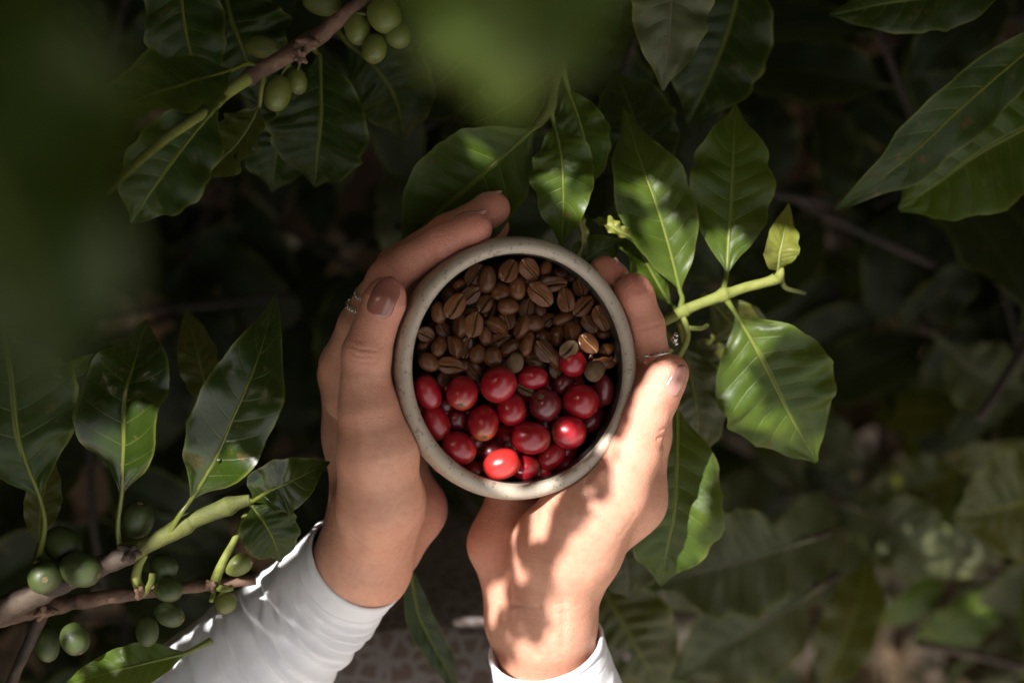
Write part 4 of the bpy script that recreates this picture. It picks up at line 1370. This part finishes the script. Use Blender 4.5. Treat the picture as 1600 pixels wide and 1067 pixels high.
leaf(E, [(1068, 540, -74), (1082, 600, -78), (1090, 660, -84), (1085, 725, -98)], 100, 'olive', [(1060, 500, -50), (1066, 524, -64)], seed=36, fold=0.15)
leaf(E, [(1160, 540, -60), (1145, 570, -60), (1130, 600, -58), (1116, 622, -56)], 24, 'young', [(1168, 520, -60), (1164, 530, -60)], seed=37, fold=0.5)
stem(E, [(1066, 492, -42, 5), (1074, 515, -42, 4.5), (1072, 535, -44, 5), (1058, 560, -48, 5)], M_shootp, 'bud_stalk')
stem(E, [(1074, 512, -42, 4), (1095, 513, -42, 3.5), (1106, 508, -44, 3)], M_shootp, 'bud_stalk')
stem(E, [(1220, 432, -40, 5), (1228, 450, -44, 4), (1258, 458, -48, 3)], M_shoot, 'bud_stalk')
leaf(E, [(1110, 470, -90), (1150, 520, -95), (1130, 580, -100), (1090, 620, -110)], 120, 'olive', [(1100, 462, -60), (1105, 465, -80)], seed=38)

# --- single hanging leaves, each on its own twig
def leaf_twig(label, pts, w, mat, seed, name='coffee_twig', **kw):
    b = pts[0]
    q = pts[1]
    du, dv = b[0] - q[0], b[1] - q[1]
    n = max(1, math.hypot(du, dv))
    far = (b[0] + du / n * 32, b[1] + dv / n * 32, b[2] - 6)
    far2 = (b[0] + du / n * 60, b[1] + dv / n * 60, b[2] - 30)
    e = branch(far[0], far[1], far[2], label, name, cat='twig')
    leaf(e, pts, w, mat, [far, ((far[0] + b[0]) / 2, (far[1] + b[1]) / 2, b[2] - 2)], seed=seed, **kw)
    stem(e, [(far2[0], far2[1], far2[2], 5), (far[0], far[1], far[2], 4), (far[0] + du / n * 3 - 20, far[1] + dv / n * 3, far[2] - 3, 3)], M_barkdark, 'stem')
    return e
leaf_twig('large ribbed leaf hanging below the right thumb', [(1058, 640, -52), (1058, 720, -48), (1054, 800, -48), (1042, 860, -54), (1034, 915, -66)], 152, 'young', 41, fold=0.14, roll=0.05, wave=0.05, quilt=0.05)
leaf_twig('grey green leaf with pale torn corners beside the right wrist', [(955, 780, -120), (968, 840, -118), (980, 890, -120), (985, 935, -128)], 130, 'grey', 42, fold=0.2)
leaf_twig('dusty grey underside leaf with ragged tip at top right of centre', [(1050, -110, -34), (1050, -30, -32), (1046, 50, -34), (1036, 142, -44)], 128, 'grey', 43, fold=0.25, wave=0.09, quilt=0.04)
leaf_twig('dark broad leaf behind the dusty grey one', [(1165, -60, -95), (1140, 40, -95), (1110, 120, -100), (1075, 195, -112)], 150, 'mature', 44)
leaf_twig('long dark wavy leaf slanting down at upper right', [(1680, 20, -60), (1580, 100, -52), (1490, 180, -52), (1400, 262, -58), (1305, 328, -74)], 102, 'mature', 45, roll=-0.3, wave=0.09)
leaf_twig('wide pale ribbed leaf with yellowish tip at right edge', [(1720, 130, -84), (1620, 190, -74), (1530, 240, -74), (1460, 290, -80), (1405, 328, -92)], 190, 'young', 46, roll=0.1, quilt=0.06, wave=0.04)
leaf_twig('dim leaf cropped by the top edge near the right corner', [(1590, -40, -60), (1490, -10, -56), (1390, 5, -58), (1296, 24, -70)], 110, 'mature', 47, curl=0.2)
leaf_twig('rounded green leaf at the right edge above the soil', [(1690, 755, -330), (1620, 780, -322), (1560, 795, -322), (1488, 812, -332)], 180, 'olive', 48, quilt=0.03)
leaf_twig('broad dull leaf below the right hand, blurred', [(1240, 850, -210), (1180, 870, -205), (1110, 890, -205), (1020, 915, -216)], 170, 'grey', 49)
leaf_twig('blurred leaf pointing down beside the right cuff', [(930, 900, -190), (965, 960, -186), (1000, 1020, -190), (1040, 1090, -200)], 150, 'olive', 50, quilt=0.05)
leaf_twig('grey blurred leaf at the bottom edge right of the cuff', [(1260, 930, -260), (1200, 970, -255), (1130, 1010, -258), (1050, 1060, -270)], 160, 'grey', 51)
leaf_twig('dark leaf standing up behind the right branch', [(1010, 300, -90), (1000, 230, -88), (985, 170, -92), (960, 110, -104)], 130, 'mature', 52)
leaf_twig('long thin green leaf rib crossing the lace below the hands', [(640, 880, -90), (655, 960, -96), (690, 1030, -106), (720, 1090, -120)], 46, 'mature', 53)
leaf_twig('pale blurred leaf lying flat far right of the hands', [(1480, 540, -420), (1520, 580, -415), (1560, 600, -415), (1610, 610, -425)], 120, 'grey', 54)
leaf_twig('light green blurred leaf low at right, pointing left', [(1500, 730, -480), (1450, 755, -475), (1400, 770, -475), (1340, 780, -485)], 110, 'olive', 55)
leaf_twig('bluish grey ribbed leaf above the dark hollow at lower right', [(1350, 800, -450), (1400, 825, -440), (1440, 860, -440), (1485, 900, -455)], 120, 'grey', 56, quilt=0.06)
leaf_twig('bent yellow leaf low behind the right hand', [(1100, 720, -200), (1105, 760, -195), (1112, 790, -198), (1118, 830, -210)], 30, 'yellow', 57)

# --- foreground leaves close to the lens
fg = branch(-260, -260, 350, 'out of focus dark leaf close to the lens, filling the top left', 'foreground_twig', cat='twig')
leaf(fg, [(-560, -420, 372), (-330, -150, 380), (-105, 150, 382), (25, 420, 380), (80, 640, 374)], 540, 'mature', [(-560, -620, 360), (-480, -510, 368)], seed=61, fold=0.1)
stem(fg, [(-620, -800, 350, 30), (-560, -620, 360, 26), (-500, -540, 364, 20)], M_shoot, 'stem')
fg2 = branch(830, -420, 300, 'out of focus bright green leaf close to the lens at top centre', 'foreground_twig', cat='twig')
leaf(fg2, [(830, -420, 350), (815, -280, 358), (805, -130, 360), (800, 60, 358), (798, 196, 350)], 430, 'young', [(850, -620, 340), (840, -520, 346)], seed=62, fold=0.12, roll=-0.05)
stem(fg2, [(880, -800, 270, 22), (850, -620, 280, 18), (840, -560, 284, 14)], M_shoot, 'stem')

# --- dim sprigs in the shade behind
def sprig(u, v, h, ang, seed, mat, n=3, scale=1.0):
    rn = random.Random(seed)
    e = empty('shaded_sprig', P(u, v, h))
    base = P(u, v, h)
    d = Vector((math.cos(ang), math.sin(ang), rn.uniform(-0.3, 0.25))).normalized()
    side = d.cross(Vector((0, 0, 1))).normalized()
    ln = 0.11 * scale
    pts = [base - d * 0.06, base, base + d * ln * 0.5 + Vector((0, 0, 0.01)), base + d * ln]
    V, F = tube(pts, [0.0028, 0.0026, 0.0022, 0.0014], 8, 5)
    mesh_obj('stem', V, F, M_barkshade if mat == 'shade' else M_barkdark, e)
    for k in range(n):
        for sg in (-1, 1):
            b = base + d * (ln * (k + 0.4) / n)
            dd = (d * rn.uniform(0.35, 0.8) + side * sg + Vector((0, 0, rn.uniform(-0.45, 0.15)))).normalized()
            L = rn.uniform(0.075, 0.12) * scale
            w = L * rn.uniform(0.38, 0.46)
            path = [b + dd * 0.008, b + dd * L * 0.4 + Vector((0, 0, 0.006)), b + dd * L * 0.75, b + dd * L - Vector((0, 0, 0.016))]
            V, F, UV = leaf_geo(path, w, roll=rn.uniform(-0.5, 0.5), fold=rn.uniform(0.1, 0.35), wave=rn.uniform(0.03, 0.09), seed=seed * 17 + k * 2 + sg, nu=22, nv=10,
                                petiole=[b, b + dd * 0.004], quilt=0.03)
            mesh_obj('leaf', V, F, LM[mat], e, uv=UV)
    return e
rn = random.Random(5)
cnt = 0
spots = []
for tries in range(900):
    u = rn.uniform(-150, 1750); v = rn.uniform(-120, 1180)
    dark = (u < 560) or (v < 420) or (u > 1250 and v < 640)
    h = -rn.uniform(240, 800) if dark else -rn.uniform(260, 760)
    if u > 1150 and v > 640:
        h = -rn.uniform(420, 780)
        if any((u - a) ** 2 + (v - b) ** 2 < r * r for a, b, r in ((1240, 740, 80), (1330, 870, 100), (1290, 1010, 130), (1400, 1050, 140), (1320, 960, 215), (1560, 690, 80))): continue
        if rn.random() < 0.5: continue
    if 520 < u < 780 and v > 850: continue
    if any((u - a) ** 2 + (v - b) ** 2 < 118 ** 2 for a, b in spots): continue
    spots.append((u, v))
    if dark:
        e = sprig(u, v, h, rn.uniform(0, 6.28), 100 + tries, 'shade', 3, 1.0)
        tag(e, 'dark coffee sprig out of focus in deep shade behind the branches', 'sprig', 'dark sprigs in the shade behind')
    else:
        e = sprig(u, v, h, rn.uniform(0, 6.28), 100 + tries, rn.choice(('grey', 'olive', 'grey', 'young')), 2, 0.95)
        tag(e, 'blurred grey green coffee sprig low over the soil at lower right', 'sprig', 'dull sprigs low at lower right')
    cnt += 1

LIT = [  # (u, v, h, radius px) places the sun reaches through gaps in the crown
 (1038, 595, -2, 15), (1022, 615, 0, 20), (1012, 650, 1, 20), (1010, 690, 0, 21), (1007, 732, 0, 23), (994, 772, -1, 23), (968, 816, -2, 20), (942, 850, -4, 19), (914, 885, -8, 18), (1020, 745, -8, 24),
 (853, 800, -7, 20), (838, 822, -10, 18), (872, 778, -6, 13),
 (905, 930, -18, 24), (892, 975, -21, 33), (890, 1020, -26, 40), (850, 1030, -30, 24), (915, 965, -26, 26),
 (776, 925, -34, 12), (770, 945, -38, 12), (768, 962, -40, 8), (812, 893, -22, 11),
 (860, 1060, -34, 40), (925, 1020, -38, 26), (800, 1075, -40, 34), (890, 1090, -40, 40),
 (778, 722, 0, 20), (795, 733, 0, 14), (886, 672, -2, 8),
 (932, 722, -2, 12), (905, 745, -2, 12), (880, 762, -2, 10), (948, 695, -3, 9), (850, 772, -2, 8),
 (924, 540, -8, 7), (902, 526, -8, 6),
 (396, 904, -44, 4), (408, 894, -40, 4),
 (235, 690, 12, 34), (225, 660, 14, 22), (240, 735, 8, 26), (182, 690, 10, 10),
 (330, 765, 1, 16), (360, 755, 4, 20), (385, 735, 7, 18),
 (310, 812, -2, 16), (345, 797, -2, 14), (275, 828, -2, 14), (245, 845, -3, 9),
 (130, 940, -20, 12), (150, 936, -20, 10), (70, 950, -14, 10), (122, 1010, -16, 11), (95, 985, -20, 8), (214, 890, -14, 10), (343, 890, -18, 5), (335, 915, -20, 4), (212, 930, -20, 8), (105, 1055, -30, 8),
 (1070, 484, -38, 12), (1100, 472, -38, 12), (1132, 460, -36, 14), (1165, 448, -36, 12), (1205, 438, -36, 12),
 (1050, 420, -38, 22), (1070, 410, -38, 18), (1035, 360, -38, 20), (1010, 300, -38, 10), (1010, 430, -50, 16), (1062, 455, -40, 12),
 (1225, 375, -30, 20), (1222, 410, -34, 14), (1150, 395, -44, 18), (1120, 385, -44, 12),
 (1165, 540, -42, 18), (1155, 600, -42, 18), (1165, 640, -44, 16), (1195, 530, -42, 12), (1215, 500, -42, 12), (1225, 660, -48, 12), (1280, 700, -56, 10), (1245, 510, -42, 12),
 (1053, 225, -50, 8), (1075, 840, -50, 9), (1086, 800, -50, 7), (1062, 885, -56, 8), (1090, 745, -50, 9), (965, 925, -118, 10), (1000, 920, -118, 9),
 (945, 350, -34, 10), (910, 340, -26, 8), (870, 290, -18, 12), (895, 320, -18, 8), (745, 240, -28, 8),
 (745, 100, 358, 26),
]
CR = Vector((0, 0, Z0)) + SUN * 0.62
ca = SUN.cross(Vector((0, 0, 1))).normalized(); cb = SUN.cross(ca).normalized()
lit_uv = []
for u, v, h, r in LIT:
    p = P(u, v, h)
    q = p - CR
    lit_uv.append((q.dot(ca), q.dot(cb), r * px(h)))
lit_arr = np.array(lit_uv)
# --- coffee shrubs added out of view to block sky light
def shrub(x0, y0, hx, hy, seed, label, top=1.75):
    rn = random.Random(seed)
    e = empty('added_shrub', (x0, y0, 0.0))
    tag(e, label, 'shrub')
    V, F = tube([(x0, y0, -0.05), (x0 + 0.02, y0, 0.5), (x0 - 0.01, y0 + 0.02, 1.1), (x0, y0, 1.7)], [0.018, 0.016, 0.012, 0.006], 10, 8, bump=0.1)
    mesh_obj('trunk', V, F, M_barkdark, e)
    V, F, UV = [], [], []
    for k in range(int(5200 * top / 1.75)):
        x, y, z = x0 + rn.gauss(0, hx), y0 + rn.gauss(0, hy), rn.uniform(0.08, top)
        d = max(Z0 + FD - z, 0.0)
        if abs(x) < max(0.384 * d + 0.075, 0.34) and abs(y) < max(0.256 * d + 0.075, 0.30): continue
        if y < -0.22 and abs(x) < 0.45: continue
        q = Vector((x, y, z)) - CR
        if z > 0.6 and (np.hypot(q.dot(ca) - lit_arr[:, 0], q.dot(cb) - lit_arr[:, 1]) - lit_arr[:, 2]).min() < 0.07: continue
        L = rn.uniform(0.07, 0.12); W = L * rn.uniform(0.36, 0.46)
        th = rn.uniform(0, 6.28)
        d1 = Vector((math.cos(th), math.sin(th), rn.uniform(-0.6, 0.2))).normalized()
        s1 = d1.cross(Vector((0, 0, 1))).normalized(); n1 = s1.cross(d1)
        o = len(V)
        for t in np.linspace(0, 1, 8):
            w = W * 0.5 * leaf_w(t)
            for q in (-1, 0, 1):
                V.append(Vector((x, y, z)) + d1 * (t * L) + s1 * (q * w) + n1 * (abs(q) * w * 0.25 - 0.012 * t * t + 0.004 * math.sin(9 * t + q)))
                UV.append((t, 0.5 + q * 0.5))
        for i in range(7):
            for j in range(2):
                a = o + i * 3 + j
                F.append((a, a + 1, a + 4, a + 3))
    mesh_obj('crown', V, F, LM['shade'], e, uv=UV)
shrub(-0.70, 0.10, 0.16, 0.30, 1, 'dense dark coffee shrub added out of view at left to block sky light')
shrub(-0.35, 0.62, 0.30, 0.14, 2, 'dense dark coffee shrub added out of view at top left to block sky light')
shrub(0.40, 0.62, 0.30, 0.14, 3, 'dense dark coffee shrub added out of view at top right to block sky light')
shrub(0.80, 0.22, 0.16, 0.26, 4, 'dense dark coffee shrub added out of view at right to block sky light', 1.75)
shrub(0.80, -0.42, 0.18, 0.20, 5, 'low coffee shrub added out of view at lower right beside the soil', 0.75)
shrub(-0.72, -0.42, 0.16, 0.20, 6, 'dense coffee shrub added out of view at lower left to block sky light')

# --- litter and grass on the ground
def litter():
    rn = random.Random(9)
    V, F = [], []
    for k in range(900):
        x, y = rn.gauss(0.15, 0.6), rn.gauss(-0.1, 0.5)
        z = ground_z(x, y) + 0.015 + rn.uniform(0, 0.015)
        a = rn.uniform(0, 6.28); L = rn.uniform(0.03, 0.085); w = L * rn.uniform(0.2, 0.3)
        d = Vector((math.cos(a), math.sin(a), rn.uniform(-0.2, 0.2))); s = Vector((-math.sin(a), math.cos(a), rn.uniform(-0.4, 0.4)))
        o = len(V)
        for i in range(6):
            t = i / 5
            ww = w * math.sin(PI * min(1, t * 0.96 + 0.04)) ** 0.8
            c = Vector((x, y, z)) + d * (t - 0.5) * L + Vector((0, 0, 0.02 * (t - 0.5) ** 2 * rn.uniform(0, 4)))
            V += [c - s * ww + Vector((0, 0, 0.006)), c, c + s * ww + Vector((0, 0, 0.006))]
        for i in range(5):
            for j in range(2):
                q = o + i * 3 + j
                F.append((q, q + 3, q + 4, q + 1))
    o = mesh_obj('leaf_litter', V, F, M_dry)
    tag(o, 'dry brown and grey fallen leaves scattered on the soil', 'leaf litter', kind='stuff')
litter()
def grass():
    rn = random.Random(4)
    V, F = [], []
    for k in range(650):
        cx = rn.choice((0.42, 0.5, 0.3, 0.1))
        x, y = rn.gauss(cx, 0.16), rn.gauss(-0.3, 0.16)
        a = rn.uniform(0, 6.28); L = rn.uniform(0.05, 0.16); w = rn.uniform(0.0015, 0.0045)
        d = Vector((math.cos(a), math.sin(a), 0)); s = Vector((-math.sin(a), math.cos(a), 0))
        b = Vector((x, y, ground_z(x, y)))
        o = len(V)
        for i in range(5):
            t = i / 4
            c = b + d * (L * t * t * 0.9) + Vector((0, 0, L * (t - 0.45 * t * t)))
            ww = w * (1 - t * 0.95)
            V += [c - s * ww, c + s * ww]
        for i in range(4):
            q = o + i * 2
            F.append((q, q + 2, q + 3, q + 1))
    o = mesh_obj('grass', V, F, M_grass)
    tag(o, 'thin green and straw coloured grass blades on the soil', 'grass', kind='stuff')
grass()

# ------------------------------------------------------------------ unseen tree overhead, its crown shaped to break the sun into patches
DARK = [(935, 735), (925, 750), (915, 768), (914, 784), (908, 800), (901, 815), (890, 832), (878, 850), (864, 868), (845, 888), (836, 910), (826, 932), (815, 955), (806, 975), (800, 820), (805, 850), (818, 860)]
def crown():
    rn = random.Random(77)
    tree = empty('unseen_tree', (-1.25, 0.9, 0.0))
    tag(tree, 'leafy unseen tree overhead, crown shaped to dapple the sunlight on the hands', 'tree')
    V, F = [], []
    for k in range(62000):
        big = k < 5000
        tiny = k >= 26000
        a, b = rn.uniform(-0.75, 0.75), rn.uniform(-0.66, 0.66)
        if tiny: a, b = rn.uniform(-0.24, 0.24), rn.uniform(-0.21, 0.21)
        elif not big and rn.random() < 0.75: a, b = rn.uniform(-0.30, 0.30), rn.uniform(-0.26, 0.26)
        if (a / 0.75) ** 2 + (b / 0.66) ** 2 > 1: continue
        c = rn.gauss(0, 0.035)
        L = rn.uniform(0.05, 0.09) if big else rn.uniform(0.005, 0.012) if tiny else rn.uniform(0.012, 0.030)
        W = L * rn.uniform(0.38, 0.48)
        th = rn.uniform(0, 6.28)
        cx, cy = math.cos(th), math.sin(th)
        # clear of every sunlit path: distance from each path to the leaf's midrib
        rx, ry = lit_arr[:, 0] - a, lit_arr[:, 1] - b
        t = np.clip(rx * cx + ry * cy, -L / 2, L / 2)
        dist = np.sqrt((rx - t * cx) ** 2 + (ry - t * cy) ** 2) - lit_arr[:, 2]
        if dist.min() < W * 0.40: continue
        o = len(V)
        tilt1, tilt2 = rn.gauss(0, 0.25), rn.gauss(0, 0.25)
        ns = 3 if tiny else 6
        for t in np.linspace(0, 1, ns + 1):
            w = W * 0.5 * math.sin(PI * (0.03 + 0.94 * t)) ** 0.85
            for y in (-1, 0, 1):
                x_, y_ = a + cx * (t - .5) * L - cy * y * w, b + cy * (t - .5) * L + cx * y * w
                V.append(CR + ca * x_ + cb * y_ + SUN * (c + (x_ - a) * tilt1 + (y_ - b) * tilt2))
        for i in range(ns):
            for j in range(2):
                q = o + i * 3 + j
                F.append((q, q + 3, q + 4, q + 1))
    for (u, v) in DARK:                      # leaflets placed to throw the dark band across the right hand
        q = P(u, v, -10) - CR
        a, b = q.dot(ca), q.dot(cb)
        for k in range(3):
            th = rn.uniform(0, 6.28); L = 0.011; W = 0.0075
            a2, b2 = a + rn.gauss(0, 0.0015), b + rn.gauss(0, 0.0015)
            o = len(V)
            for t in np.linspace(0, 1, 5):
                w = W * 0.5 * math.sin(PI * (0.03 + 0.94 * t)) ** 0.85
                for y in (-1, 0, 1):
                    V.append(CR + ca * (a2 + math.cos(th) * (t - .5) * L - math.sin(th) * y * w) + cb * (b2 + math.sin(th) * (t - .5) * L + math.cos(th) * y * w) + SUN * (-0.03 + 0.002 * k))
            for i in range(4):
                for j in range(2):
                    q_ = o + i * 3 + j
                    F.append((q_, q_ + 3, q_ + 4, q_ + 1))
    mesh_obj('crown', V, F, LM['shade'], tree, uv=[(0.5, 0.3)] * len(V))
    V, F = tube([(-1.25, 0.9, -0.05), (-1.22, 0.86, 0.8), (-1.05, 0.75, 1.5), (-0.85, 0.62, 1.86)], [0.07, 0.06, 0.045, 0.03], 14, 8, bump=0.1)
    mesh_obj('trunk', V, F, M_barkdark, tree)
    for e1 in ((-0.55, 0.95, 1.98), (-0.95, 0.15, 1.72), (-0.8, 0.9, 1.95)):
        V, F = tube([(-0.85, 0.62, 1.85), ((-0.85 + e1[0]) / 2, (0.62 + e1[1]) / 2, (1.85 + e1[2]) / 2 + 0.06), e1], [0.016, 0.010, 0.004], 8, 6)
        mesh_obj('limb', V, F, M_barkdark, tree)
crown()
